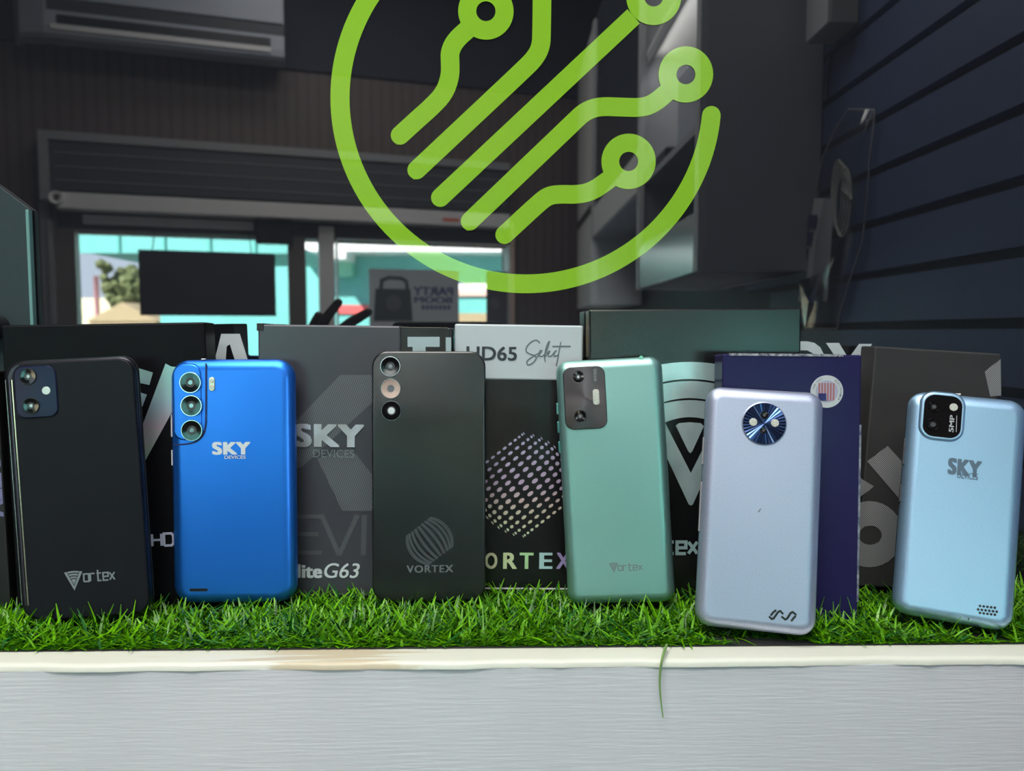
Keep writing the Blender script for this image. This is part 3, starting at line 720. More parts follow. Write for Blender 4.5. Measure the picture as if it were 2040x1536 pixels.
t, f, W, H, T = carton('a', 'wide black box at far left behind the black phone, with an iridescent V', mat('black_uncoated_card', (.0062, .0062, .0082), .42, spec=.10, bump=(900, .15, .0003)))
pol = [f.poly(q) for q in ([(150, 742), (200, 728), (262, 729), (305, 742), (298, 767), (255, 758), (190, 760), (160, 768)],
       [(170, 792), (225, 777), (268, 778), (293, 786), (284, 810), (262, 802), (215, 804), (180, 812)],
       [(190, 838), (240, 824), (280, 820), (275, 838), (250, 870)],
       [(330, 724), (341, 730), (390, 735), (283, 930), (270, 960), (250, 1005), (244, 955), (277, 866)])]
flat('logo', pol, irid, t)
x0, x1, z0, z1 = f.rect(304, 1062, 345, 1088)
flat('model_lettering', techno('HD', x0, x1, z0, z0 + (z1 - z0) / 1.3, .0016), print_lilac, t)
# neighbouring carton of which only a sliver shows
la = PM['a'] @ Vector((-W / 2, 0, 0))
ms = pose(la.x - .0555, la.y - .0055, .001, 5.9, .7, -1.0)
t = empty('phone_box', ms, 'black box cut off by the left frame edge with violet sideways lettering', 'box', 'phone cartons along the back'); f = Face(ms)
box('carton', -.05, .0515, 0, .024, 0, .158, mat('black_card', (.012, .012, .013), .5), t, bev=.001)
pp = fit_polys(text_polys('VORTEX', bold=.03), 0, .062, 0, .021)
a0 = f(9, 1030)
flat('lettering', [[(a0[0] - p[1], a0[1] + p[0]) for p in q] for q in [[(.062 - p[0], .021 - p[1]) for p in q] for q in pp]], mat('violet_ink', (.20, .19, .36), .4), t)

# grey carton
mg = mat('slate_grey_card', (.056, .055, .070), .30, bump=(700, .06, .0002))
t, f, W, H, T = carton('b', 'slate grey box between the blue and black phones, with silver block letters', mg)
hatch = striped('hatched_grey_print', (.062, .062, .078), (.155, .165, .18), 780, .35, .35)
flat('chevron', [f.poly(q) for q in ([(678, 747), (790, 747), (790, 760), (745, 800), (697, 843), (602, 930), (590, 935), (590, 838)],
     [(632, 913), (700, 893), (755, 963), (790, 1010), (790, 1018), (682, 1018)])], hatch, t, -.0002)
hatch2 = striped('fine_hatched_print', (.058, .058, .072), (.125, .13, .145), 900, -.7, .35)
ev = []
px3 = 9
def bar(pts, wd): return ribbon(f.poly(pts), wd, (False, False))
ev = bar([(585, 1029), (640, 1029)], .0030) + bar([(585, 1064), (634, 1064)], .0030) + bar([(585, 1101), (641, 1101)], .0030)
ev += bar([(641, 1026), (676, 1106)], .0033) + bar([(676, 1106), (712, 1026)], .0033) + bar([(726, 1026), (724, 1106)], .0036)
flat('outlined_lettering', ev, hatch2, t, -.0002)
silver = mat('raised_silver_foil', (.66, .66, .74), .3, .45, noise=(70, (.5, .49, .5)))
flat('brand_lettering', fit_polys(text_polys('SKY', bold=.055, spacing=1.12), *f.rect(585, 845, 726, 890)), silver, t, -.0009)
flat('sub_lettering', fit_polys(text_polys('DEVICES', offset=.0), *f.rect(624, 896, 706, 911)), mat('dull_silver_foil', (.26, .27, .29), .3, .6), t, -.0005)
white_ink = mat('white_ink', (.62, .66, .68), .45)
flat('model_lettering', fit_polys(text_polys('Elite', bold=.05, spacing=1.06), *f.rect(573, 1124, 642, 1151)), white_ink, t)
flat('model_lettering', fit_polys(text_polys('G63', shear=.22, bold=.012), *f.rect(646, 1122, 717, 1151)), white_ink, t)
boxes('lid_edge', [(-W / 2 - .0006, -W / 2 + .004, -.0004, T + .0004, H - .0045, H + .0006)], mat('scuffed_black_corner', (.02, .02, .022), .5), t)

# white and black carton
mk = mat('satin_black_card', (.008, .008, .009), .25)
t, f, W, H, T = carton('c', 'black box with white top band and a dotted rainbow barrel emblem, between phones', mk)
zl = f(1030, 757)[1]
box('top_label', -W / 2 - .0004, W / 2 + .0004, -.0004, T + .0004, zl, H + .0004, mat('white_gloss_card', (.56, .62, .645), .35), t, bev=.0012)
dk = mat('dark_slate_ink', (.03, .04, .05), .4); gk = mat('grey_ink', (.13, .165, .18), .4)
flat('model_lettering', fit_polys(text_polys('HD65', bold=.02), *f.rect(929, 691, 1030, 717)), dk, t, -.0007)
sel = [[(1075, 683), (1070, 677), (1060, 679), (1049, 690), (1047, 700), (1056, 706), (1066, 708), (1069, 714), (1061, 724), (1051, 728), (1048, 720), (1060, 711), (1074, 703)],
       [(1070, 711), (1077, 702), (1080, 698), (1075, 698), (1073, 708), (1079, 711), (1086, 705), (1095, 682), (1094, 679), (1088, 690), (1084, 712), (1086, 720)],
       [(1086, 711), (1092, 700), (1096, 699), (1091, 706), (1093, 711), (1099, 709), (1105, 700), (1109, 698), (1103, 703), (1104, 711), (1112, 707)],
       [(1117, 682), (1113, 703), (1111, 714), (1108, 728)], [(1101, 690), (1136, 690)]]
flat('script_lettering', [q for s_ in sel for q in ribbon(f.poly(smooth_line(s_, 2) if len(s_) > 4 else s_), .0008)], gk, t, -.0007)
rain = ramp_mat('rainbow_print', [(0, (.46, .60, .42)), (.2, (.60, .60, .40)), (.42, (.62, .46, .44)), (.6, (.52, .38, .54)), (1, (.44, .42, .60))], f(0, 1075)[1], f(0, 870)[1], 2, .4)
def barrel(f, c, A, B, nrow, ncol, dots, lw=0):
    a, b = np.array((.79, -.61)), np.array((.61, .79)); out = []
    for i in range(nrow):
        th_ = math.radians(-80 + 160 * i / (nrow - 1)); prev = []
        for j in range(ncol):
            s_ = -1 + 2 * j / (ncol - 1)
            k = math.sqrt(1 - (.76 * s_) ** 2)
            p = np.array(c) + a * A * math.sin(th_) * k + b * B * s_
            if dots:
                wd = max(1.1, A * .074 * math.cos(th_) * k); ln = max(1.4, B * .048 * (1.1 - .4 * abs(s_)))
                q = [tuple(p + a * wd * math.cos(g) + b * ln * math.sin(g)) for g in np.linspace(0, 2 * math.pi, 11)[:-1]]
                out.append(f.poly(q))
            else: prev.append(tuple(p))
        if not dots: out += ribbon(f.poly(prev), lw * (.35 + .65 * math.cos(th_)), (False, False))
    return out
flat('barrel_emblem', barrel(f, (1043, 966), 99, 81, 13, 12, True), rain, t)
for ch, x0, x1, cl in (('V', 928, 962, (.60, .55, .36)), ('O', 966, 991, (.60, .56, .36)), ('R', 1002, 1030, (.55, .60, .34)), ('T', 1035, 1063, (.40, .62, .32)), ('E', 1074, 1101, (.42, .62, .62)), ('X', 1108, 1136, (.36, .28, .52))):
    flat('letter', fit_polys(text_polys(ch, bold=.035), *f.rect(x0, 1101, x1, 1133)), mat('rainbow_letter_' + ch.lower(), cl, .4), t)
box('bottom_trim', -W / 2, W / 2, -.0004, .001, .0035, .0045, M['ltgrey'], t)

# tablet carton with holographic V
md = mat('smoky_black_card', (.008, .0085, .009), .24, spec=.7)
t, f, W, H, T = carton('d', 'largest black box with a silver holographic V, behind the green phone', md)
arcs = []
def band(yt, yb, sag, apx=(1376, 940), k=.50, xc=1374):
    wt, wb = (apx[1] - yt) * k, (apx[1] - yb) * k
    return [(xc + wt * s_, yt + sag * s_ * s_) for s_ in np.linspace(-1, 1, 13)] + [(xc + wb * s_, yb + sag * s_ * s_) for s_ in np.linspace(1, -1, 13)]
vp = [band(721, 755, 18), band(759, 793, 16), band(797, 831, 13)]
vp.append([(1346, 848), (1352, 843), (1374, 841), (1396, 843), (1402, 849), (1379, 899), (1375, 903), (1371, 899)])
vp.append([(1250, 745), (1270, 735), (1376, 942), (1376, 1007), (1372, 1005)])
vp.append([(1376, 1007), (1376, 942), (1480, 735), (1500, 745), (1380, 1005)])
flat('logo', [f.poly(q) for q in vp], holo, t)
x0, x1, z0, z1 = f.rect(1258, 1076, 1389, 1103)
flat('brand_lettering', techno('Vortex', x0, x1, z0, z1 - .0012, .0023), mat('pale_teal_ink', (.36, .52, .52), .4), t)

# navy carton with round seal
mn = mat('navy_coated_card', (.022, .018, .085), .22, spec=.13, noise=(14, (.024, .021, .088)), bump=(22, .05, .001))
t, f, W, H, T = carton('e', 'glossy navy blue box with a round flag seal, behind the silver phone', mn)
sl = lathe_obj('seal', [(.0105, .0, 0), (.0105, -.0003, 0), (.0072, -.00032, 0), (.0071, -.00033, 1)], [mat('seal_white', (.62, .66, .68), .4), mat('seal_pale_blue', (.45, .46, .58), .4)], t, *f(1647, 780), 40)
sc_ = f(1647, 780)
flat('flag_stripes', [[(sc_[0] + (-.0055 + k * .00185), sc_[1] - .0058), (sc_[0] + (-.0055 + k * .00185 + .0010), sc_[1] - .0058), (sc_[0] + (-.0055 + k * .00185 + .0010), sc_[1] + .0055), (sc_[0] + (-.0055 + k * .00185), sc_[1] + .0055)] for k in range(6)], mat('seal_red', (.45, .16, .17), .4), sl, -.0005)
flat('flag_canton', [[(sc_[0] - .0056, sc_[1] - .0058), (sc_[0] - .0005, sc_[1] - .0058), (sc_[0] - .0005, sc_[1] - .0012), (sc_[0] - .0056, sc_[1] - .0012)]], mat('seal_navy', (.03, .035, .16), .4), sl, -.0006)
tp = []
for word, a_c, sgn in (('THE USA', 142, -1), ('ELECTRONICS', 10, -1)):
    pitch = 8.5
    for i, ch in enumerate(word):
        if ch == ' ': continue
        a = math.radians(a_c - (i - (len(word) - 1) / 2) * pitch)
        for q in fit_polys(text_polys(ch), -.00045, .00045, 0, .0013):
            ca, sa = math.cos(a - math.pi / 2), math.sin(a - math.pi / 2)
            tp.append([(sc_[0] + .0083 * math.cos(a) + p[0] * ca - p[1] * sa, sc_[1] + .0083 * math.sin(a) + p[0] * sa + p[1] * ca) for p in q])
flat('seal_lettering', tp, mat('seal_grey_ink', (.16, .18, .22), .4), sl, -.0005)
box('worn_edge', -W / 2 + .004, W / 2 - .012, -.0004, .001, H - .0012, H + .0004, mat('scuffed_card_edge', (.5, .52, .54), .6, noise=(400, (.06, .06, .12))), t)
box('worn_edge', W / 2 - .0010, W / 2 + .0003, -.0003, .001, .012, H - .045, mat('scuffed_side_edge', (.36, .42, .46), .5, noise=(160, (.03, .03, .11))), t)

# dark grey carton at the right
mf_ = mat('charcoal_card', (.050, .047, .046), .55, noise=(12, (.036, .034, .034)))
t, f, W, H, T = carton('f', 'charcoal grey box with hatched silver shapes, behind the light blue phone', mf_)
hs = striped('hatched_silver_print', (.10, .10, .10), (.42, .42, .42), 900, -.75, .4)
ring_o = [(1705, 1000)] + [(1732 + 70 * math.cos(a), 1064 + 66 * math.sin(a)) for a in np.linspace(-1.9, 1.9, 30)] + [(1705, 1128)]
ring_i = [(1733 + 23 * math.cos(a), 1066 + 19 * math.sin(a)) for a in np.linspace(0, 2 * math.pi, 25)]
ro = [(1732 + 66 * math.cos(a), 1064 + 66 * math.sin(a)) for a in np.linspace(0, 2 * math.pi, 33)]
ri = [(1733 + 23 * math.cos(a), 1066 + 19 * math.sin(a)) for a in np.linspace(0, 2 * math.pi, 33)]
sh = [f.poly(q) for q in ([(1727, 919), (1768, 888), (1806, 930), (1800, 1004)], [(1700, 940), (1718, 955), (1741, 969), (1700, 1000)])]
flat('hatched_corner', [f.poly([(1961, 740), (1993, 715), (1994, 788), (1972, 790)])], hs, t)
flat('hatched_bar', sh[:1], hs, t); flat('hatched_triangle', sh[1:], hs, t)
sh = [f.poly([ro[k], ro[k + 1], ri[k + 1], ri[k]]) for k in range(32)]
flat('hatched_ring', sh, hs, t)
fl_ = [(W / 2, .002, H - .004), (W / 2 + .006, .010, H - .016), (W / 2 + .008, .014, H - .034), (W / 2 + .002, .008, H - .05), (W / 2, .003, H - .05)]
vs = fl_ + [(p[0], p[1] + .006, p[2]) for p in fl_]
mesh('loose_flap', vs, [[0, 1, 2, 3, 4], [9, 8, 7, 6, 5]] + [[i, (i + 1) % 5, 5 + (i + 1) % 5, 5 + i] for i in range(5)], mat('green_grey_card', (.05, .06, .05), .6), t)

# narrow black carton in the gap, board and cap at the far left
mg_ = pose(-.0515, .534, -.002, 0, .5, .2); f = Face(mg_)
t = empty('phone_box', mg_, 'narrow black box in the gap left of the white-banded box, pale letters showing', 'box', 'phone cartons along the back')
hg = f(850, 653)[1]
box('carton', -.0175, .0180, 0, .024, 0, hg, mat('black_gloss_card', (.012, .011, .011), .28), t, bev=.0008)
flat('lettering', [f.poly(q) for q in ([(812, 671), (876, 671), (876, 691), (848, 691), (848, 720), (822, 720), (822, 691), (812, 691)], [(888, 672), (899, 672), (899, 720), (888, 720)])], mat('pale_teal_letter', (.42, .53, .55), .35), t)
tubes('worn_edge', [([(-.0165, -.0002, hg), (.016, -.0002, hg)], .0003)], mat('scuffed_brown_edge', (.2, .18, .15), .6), t, 6)
YB = YP - .0052
MB_ = Matrix.Translation((0, YB, 0)); f = Face(MB_)
t = empty('acrylic_sheet', MB_, 'dark teal sheet with a slanted top and pale edge, standing at far left', 'sheet')
xr_ = f(62, 530)[0]
pts = [(xr_, f(57, 1180)[1]), (xr_, f(60, 417)[1]), f(0, 374), f(-90, 312), f(-90, 1180)]
vs = [(p[0], 0, p[1]) for p in pts] + [(p[0], .0045, p[1]) for p in pts]
mesh('sheet', vs, [[4, 3, 2, 1, 0], [5, 6, 7, 8, 9]] + [[i, (i + 1) % 5, 5 + (i + 1) % 5, 5 + i] for i in range(5)], mat('dark_teal_acrylic', (.036, .052, .058), .55, spec=.35, noise=(500, (.03, .048, .055))), t)
e0, e1 = (xr_, pts[0][1] + .002), pts[1]
box('lit_edge', e0[0] - .0023, e0[0] + .0001, -.0006, .0042, e0[1], e1[1] - .0002, mat('lit_edge_teal', (.16, .34, .32), .4), t, bev=.0006)  # lit edge of the sheet, put into a paler colour
kc = f(-4, 652)
lathe_obj('knob', [(.0088, .0, 0), (.0092, -.014, 0), (.0078, -.0155, 1), (.0058, -.0155, 1), (.0050, -.012, 0), (.003, -.012, 2)], [M['black'], mat('teal_chrome', (.25, .6, .55), .15, .9), M['dkgrey']], t, kc[0], kc[1], 32)

# ------------------------------------------------------------------ phones
M['glass_black'] = mat('black_lens_glass', (.006, .006, .007), .07, spec=.3)
M['ring_dark'] = mat('dark_chrome_ring', (.20, .21, .22), .22, 1.0)
M['ring_silver'] = mat('bright_chrome_ring', (.62, .66, .66), .16, 1.0)
M['iris'] = mat('lens_iris', (.050, .052, .055), .3, spec=.4)
M['iris_c'] = mat('lens_pupil', (.20, .22, .24), .15, .5)
M['screen'] = mat('black_screen_glass', (.008, .008, .01), .08)
M['flash'] = mat('flash_diffuser', (.72, .74, .66), .25, noise=(900, (.50, .52, .44)))
def curved(c, d, n=9): return [(c - c * math.sin(i / n * math.pi / 2), d - d * math.cos(i / n * math.pi / 2)) for i in range(n + 1)]
def phone(key, label, rad, c, d, mback, mframe):
    t, f = root(key, 'smartphone', label, 'phone', 'phones leaning along the ledge')
    W, H, T = POSE[key][6], POSE[key][7], DEPTH[key]
    shell('back_cover', curved(c, d), W, H, rad, mback, t)
    shell('frame', [(.0002, d - .0003), (-.0001, d + .0002), (-.0001, T - .0016), (.0004, T - .001)], W, H, rad, mframe, t)
    shell('screen', [(.0006, T - .0012), (.0006, T - .0003), (.0012, T)], W, H, rad, M['screen'], t)
    return t, f, W, H, T
def lens(parent, f, px, py, rpx, ring, proud=.0012, inner=1.0, mats=None, pupil=None):
    c = f(px, py); r = abs(f(px + rpx, py)[0] - c[0]); p = -proud
    pr = [(r, .0005, 0), (r, p + .0003, 0), (r * .97, p, 0), (r * .92, p, 0), (r * .89, p + .0004, 1), (r * .44, p + .0005, 1), (r * .42, p + .0005, 2), (r * .22 * inner, p + .00055, 2), (r * .20 * inner, p + .0005, 3), (r * .08, p + .0005, 3)]
    return lathe_obj('camera_lens', pr, mats or [ring, M['glass_black'], M['iris'], pupil or M['iris_c']], parent, c[0], c[1], 44)
def disc(name, parent, f, px, py, rpx, m, y=-.0006, h=.0004):
    c = f(px, py); r = abs(f(px + rpx, py)[0] - c[0])
    return lathe_obj(name, [(r, y + h, 0), (r, y + .0001, 0), (r * .92, y, 0)], [m], parent, c[0], c[1], 28)
def side_button(parent, f, W, y0px, y1px, m, T, xpx=None, right=False, proud=.0007):
    x = W / 2 if right else -W / 2
    z1, z0 = f(xpx, y0px)[1], f(xpx, y1px)[1]
    a, b = (x, x + proud) if right else (x - proud, x + .0003)
    return box('button', a, b, T * .45, T * .45 + .0024, z0, z1, m, parent, bev=.0003)

# black phone, far left
mb = mat('black_matte_shell', (.0105, .0112, .0155), .42, spec=.16, bump=(1500, .12, .0002))
t, f = root('P1', 'smartphone', 'black phone at the far left, standing before the wide black box', 'phone', 'phones leaning along the ledge')
W, H, T = POSE['P1'][6], POSE['P1'][7], DEPTH['P1']
cw_ = W - .0056
shell('back_cover', [(.0010, -.0006), (.0004, -.0004), (0, .0004), (0, .0026)], cw_, H - .0012, .0095, mb, t, cx=.0026)
for nm_, xa, xb, ya, mm in (('steel_edge', .0000, .0007, .0032, mat('steel_edge', (.36, .42, .40), .25, .9)), ('plum_band', .0024, .0036, .0024, mat('plum_band', (.10, .09, .12), .3, .8)), ('gold_rim', .0044, .0056, .0016, mat('pale_gold_rim', (.60, .58, .44), .25, .9))):
    box(nm_, -W / 2 + xa, -W / 2 + xb, ya - .0012, ya + .002, .010, H - .011, mm, t, bev=.0003)
shell('frame', [(.002, .0022), (.0004, .0028), (0, .0036), (0, T - .0022)], W, H, .010, mat('plum_black_metal', (.045, .043, .055), .3, .8), t)
shell('screen', [(-.0003, T - .0024), (-.0004, T - .0018), (.0002, T - .0006), (.001, T)], W, H, .010, mat('screen_edge', (.02, .022, .022), .2), t)
side_button(t, f, W, 852, 928, mat('dark_button', (.06, .07, .075), .3, .7), T, 20)
side_button(t, f, W, 948, 984, M['dkgrey'], T, 20)
q0, q1, r0, r1 = f.rect(36, 727, 112, 834)
mod = shell('camera_island', [(.0006, -.0016), (.0001, -.0012), (0, -.0004), (0, .0005)], q1 - q0, r1 - r0, .0058, mat('deep_navy_glass', (.014, .018, .052), .14, spec=.08), t, cx=(q0 + q1) / 2, cz=(r0 + r1) / 2)
lens(mod, f, 59, 750, 17, M['black'], .0024); lens(mod, f, 65, 808, 17, M['black'], .0024)
disc('flash', mod, f, 95, 778, 8.5, mat('silver_flash', (.6, .6, .57), .3, .5), -.0020, .0008)
grey_ink = mat('silver_grey_print', (.22, .25, .27), .35)
x0, x1, z0, z1 = f.rect(163, 1138, 229, 1160)
flat('logo', vlogo_polys(*((lambda q: (q[0], q[1]))(f(147, 1137))), abs(f(147, 1176)[1] - f(147, 1137)[1]), .0055) + techno('ortex', x0 + .0018, x1, f(190, 1158)[1] + .0005, f(190, 1143)[1] + .0005, .0010), grey_ink, t, -.0009)

# blue phone
mblue = mat('metallic_blue_shell', (.026, .24, .95), .36, .85, coat=.25, coat_rough=.25, noise=(1400, (.03, .235, .95)))
t, f, W, H, T = phone('P2', 'bright metallic blue phone, second from the left, with three lenses in a column', .0125, .0075, .0058, mblue, mblue)
gp = smooth_line([(411, 716), (411, 820), (410, 852), (404, 870), (390, 880), (375, 884), (338, 886)], 2)
fb = lambda px, py: f(px, py)
cp = [f(411, 724), f(411, 830), f(410, 852), f(404, 870), f(390, 881), f(372, 885), f(347, 886)]
x0_ = f(411, 800)[0]; zi = f(380, 886)[1]; tl = -W / 2
isl = shell('camera_island', [(.0066, -.0007), (.0058, -.0004), (.0052, .0008)], (x0_ - tl) + .0052, (H - zi) + .0052, .0125, mblue, t, cx=(x0_ + tl) / 2, cz=(H + zi) / 2)
flat('groove', ribbon(smooth_line(cp, 2), .0011, (False, False)), mat('navy_groove', (.008, .012, .10), .4), t, -.0004)
for px, py in ((381, 762), (383, 808), (384, 857)): lens(isl, f, px, py, 21.5, M['ring_silver'], .0022)
q0, q1, r0, r1 = f.rect(417, 751, 428, 779)
fl = shell('flash', [(.0003, -.0008), (0, -.0005), (0, .0002)], q1 - q0, r1 - r0, .0017, mat('pale_gold_flash', (.70, .68, .52), .25, .3), t, cx=(q0 + q1) / 2, cz=(r0 + r1) / 2)
disc('diode', fl, f, 422.5, 759, 4, M['flash'], -.0012, .0006); disc('diode', fl, f, 422.5, 771, 4, M['flash'], -.0012, .0006)
white_print = mat('white_print', (.72, .78, .82), .35)
flat('brand_lettering', fit_polys(text_polys('SKY', bold=.06, spacing=1.1), *f.rect(423, 880, 499, 906)), white_print, t)
flat('sub_lettering', fit_polys(text_polys('DEVICES', bold=.02), *f.rect(448, 907, 490, 914)), white_print, t, -.0006)
q0, q1, r0, r1 = f.rect(378, 1172, 414, 1178)
flat('speaker_slot', [rrect(q1 - q0, r1 - r0, .0008, 0, 6, (q0 + q1) / 2, (r0 + r1) / 2)], M['black'], t, -.0003)
side_button(t, f, W, 812, 872, M['ltgrey'], T, 338); side_button(t, f, W, 898, 929, M['ltgrey'], T, 338)
c = f(401, 716); box('top_port', c[0] - .0014, c[0] + .0014, .003, .006, H - .0002, H + .0007, M['ltgrey'], t, bev=.0004)

# black textured phone
m3 = mat('black_leathery_shell', (.0068, .0068, .0075), .25, spec=1.0, bump=(650, .14, .0003))
t, f, W, H, T = phone('P3', 'black textured phone in the middle, with three lenses and a striped barrel emblem', .0105, .0014, .0012, m3, mat('satin_black_frame', (.014, .014, .015), .3))
for px, py, pm in ((778, 730, None), (779, 774, mat('rosy_lens', (.55, .40, .34), .2, .3)), (780, 818, mat('white_lens_flash', (.70, .76, .76), .3))):
    lens(t, f, px, py, 20.5, M['ring_silver'], .0020, 1.5 if pm else 1.0, pupil=pm) if pm is None or py > 800 else lens(t, f, px, py, 20.5, M['ring_silver'], .0020, 1.6, mats=[M['ring_silver'], pm, pm, M['iris_c']])
flat('barrel_emblem', barrel(f, (856, 1078), 46, 37, 11, 12, False, .0021), mat('dark_grey_print', (.060, .066, .072), .35), t)
flat('brand_lettering', fit_polys(text_polys('VORTEX', bold=.03, spacing=1.15), *f.rect(810, 1125, 903, 1141)), mat('mid_grey_print', (.14, .15, .16), .35), t)
side_button(t, f, W, 818, 885, M['black'], T, 741); side_button(t, f, W, 902, 934, M['black'], T, 741)

# green phone
m4 = mat('metallic_sea_green_shell', (.335, .60, .57), .40, .82, coat=.2, coat_rough=.3, noise=(1500, (.305, .55, .495)))
t, f, W, H, T = phone('P4', 'metallic sea green phone, right of the middle, with a dark mirror camera plate', .0085, .0070, .0060, m4, mat('teal_frame', (.08, .25, .24), .28, .8))
q0, q1, r0, r1 = f.rect(1127, 728, 1204, 857)
mod = shell('camera_island', [(.0005, -.0012), (.0001, -.0010), (0, -.0003), (0, .0004)], q1 - q0, r1 - r0, .0058, mat('smoky_mirror_glass', (.07, .064, .068), .24, .9, aniso=.9), t, cx=(q0 + q1) / 2, cz=(r0 + r1) / 2)
N, L = nt(mod.data.materials[0]); tg = N.new('ShaderNodeTangent'); tg.direction_type = 'RADIAL'; tg.axis = 'Y'; L.new(tg.outputs[0], bsdf(mod.data.materials[0]).inputs['Tangent'])
oc = f(1152, 751)
mod.data.transform(Matrix.Translation((-oc[0], 0, -oc[1]))); mod.location = (oc[0], 0, oc[1]); f_root = f
f = lambda px, py: (f_root(px, py)[0] - oc[0], f_root(px, py)[1] - oc[1])
f.rect = lambda a_, b_, c_, d_: (f(a_, d_)[0], f(c_, b_)[0], f(a_, d_)[1], f(c_, b_)[1])
lens(mod, f, 1152, 751, 12.5, M['glass_black'], .0018); lens(mod, f, 1156, 829, 12, M['glass_black'], .0018)
q0, q1, r0, r1 = f.rect(1182, 775, 1193, 807)
shell('flash', [(.0003, -.0016), (0, -.0014), (0, -.0008)], q1 - q0, r1 - r0, .0017, M['flash'], mod, cx=(q0 + q1) / 2, cz=(r0 + r1) / 2)
pp = text_polys('CAMERA'); q0, q1, r0, r1 = f.rect(1183, 734, 1187, 760)
flat('small_lettering', [[(q0, r0 + k * (r1 - r0) / 9), (q1, r0 + k * (r1 - r0) / 9), (q1, r0 + (k + .6) * (r1 - r0) / 9), (q0, r0 + (k + .6) * (r1 - r0) / 9)] for k in range(9)], mat('tiny_grey_print', (.25, .27, .27), .4), mod, -.0014)
f = f_root
gp_ = mat('dull_rose_grey_print', (.20, .24, .24), .4)
x0, x1, z0, z1 = f.rect(1232, 1127, 1279, 1136)
flat('logo', vlogo_polys(*f(1222, 1121), abs(f(1222, 1141)[1] - f(1222, 1121)[1]), .0030) + techno('ortex', x0, x1, f(1250, 1136)[1] - .0001, f(1250, 1126)[1] - .0001, .0006), gp_, t)
for a, b in ((803, 826), (840, 863), (880, 903)): side_button(t, f, W, a, b, mat('teal_button', (.10, .28, .27), .3, .7), T, 1112, proud=.0011)
c = f(1278, 712); disc('audio_port', t, f, 1278, 712, 4, mat('bright_green_port', (.25, .75, .5), .3), .002, .003)

# silver lilac phone
m5 = mat('lilac_silver_shell', (.63, .65, .86), .45, .82, coat=.15, coat_rough=.35, noise=(1600, (.49, .57, .71)))
t, f, W, H, T = phone('P5', 'lilac silver phone standing foremost, with a round dark camera disc', .0098, .0072, .0066, m5, mat('slate_frame', (.14, .15, .19), .3, .6))
cc_ = f(1522, 844); rr_ = abs(f(1565, 844)[0] - cc_[0])
m_cd = mat('spun_navy_disc', (.07, .12, .30), .13, .95)
MC = Matrix.Translation((cc_[0], 0, cc_[1]))
mod = lathe_obj('camera_island', [(rr_ * 1.06, .0004, 0), (rr_ * 1.05, -.0006, 0), (rr_ * 1.0, -.0010, 0), (rr_ * .98, -.0006, 1)], [m5, m_cd], t, 0, 0, 64, MC)
nw = 72
mesh('sunburst_disc', [(0, -.0009, 0)] + [(rr_ * .99 * math.cos(2 * math.pi * k / nw), -.0009 + (.00016 if k % 2 else -.00016), rr_ * .99 * math.sin(2 * math.pi * k / nw)) for k in range(nw)], [[0, 1 + (k + 1) % nw, 1 + k] for k in range(nw)], m_cd, mod)
f2 = lambda px, py: tuple(np.array(f(px, py)) - np.array(cc_))
lens(mod, f2, 1522, 827, 8, M['ring_dark'], .0016, 1.2); lens(mod, f2, 1520, 858, 6.5, M['ring_dark'], .0015, 1.2)
disc('flash', mod, f2, 1500, 841, 8, M['flash'], -.0014, .0006); disc('flash', mod, f2, 1543, 843, 8, M['flash'], -.0014, .0006)
tk = [[(1533, 1229), (1537, 1233), (1541, 1232), (1550, 1219), (1554, 1217), (1559, 1222)], [(1536, 1225), (1540, 1220), (1545, 1216)],
      [(1558, 1229), (1564, 1234), (1568, 1232), (1575, 1221), (1579, 1219), (1585, 1224)], [(1577, 1236), (1581, 1231), (1584, 1228)]]
flat('speaker_slots', [q for s_ in tk for q in ribbon(f.poly(s_), .0012)], M['black'], t, -.0003)
flat('scratch', ribbon(f.poly([(1511, 1020), (1515, 1014)]), .0006), mat('grey_scuff', (.16, .17, .20), .5), t, -.0002)
side_button(t, f, W, 960, 1060, M['mdgrey'], T, 1400); side_button(t, f, W, 870, 925, M['mdgrey'], T, 1400)

# light blue phone
m6 = mat('light_blue_metal_shell', (.50, .71, .98), .38, .82, coat=.2, coat_rough=.25, noise=(1600, (.38, .65, .87)))
t, f, W, H, T = phone('P6', 'light blue phone at the far right, with a square black camera window', .0105, .0075, .0066, m6, mat('blue_steel_frame', (.14, .27, .38), .25, .85))
q0, q1, r0, r1 = f.rect(1829, 787, 1924, 872)
mod = shell('camera_island', [(.0016, -.0014), (.0008, -.0016), (0, -.0008), (-.0008, .0006)], q1 - q0, r1 - r0, .0082, m6, t, cx=(q0 + q1) / 2, cz=(r0 + r1) / 2)
wn = shell('camera_window', [(.0020, -.0019), (.0018, -.0015), (.0018, -.001)], q1 - q0, r1 - r0, .0082, M['glass_black'], mod, cx=(q0 + q1) / 2, cz=(r0 + r1) / 2)
lens(mod, f, 1859, 811, 11, M['glass_black'], .0026); lens(mod, f, 1857, 846, 13, M['glass_black'], .0026, .6)
disc('flash', mod, f, 1898, 812, 8.5, M['flash'], -.0023, .0005)
q0, q1, r0, r1 = f.rect(1888, 828, 1900, 861)
pp = fit_polys(text_polys('5MP', bold=.03), 0, r1 - r0, 0, q1 - q0)
flat('megapixel_lettering', [[(q1 - p[1], r0 + p[0]) for p in q] for q in pp] + ribbon(f.poly([(1904, 829), (1903, 861)]), .0004), mat('pale_grey_print', (.45, .47, .48), .4), mod, -.0021)
bl_ = mat('slate_blue_print', (.10, .16, .22), .4)
flat('brand_lettering', fit_polys(text_polys('SKY', bold=.06, spacing=1.1), *f.rect(1887, 919, 1956, 944)), bl_, t)
flat('sub_lettering', fit_polys(text_polys('DEVICES'), *f.rect(1907, 944, 1948, 952)), bl_, t, -.0006)
hol = []
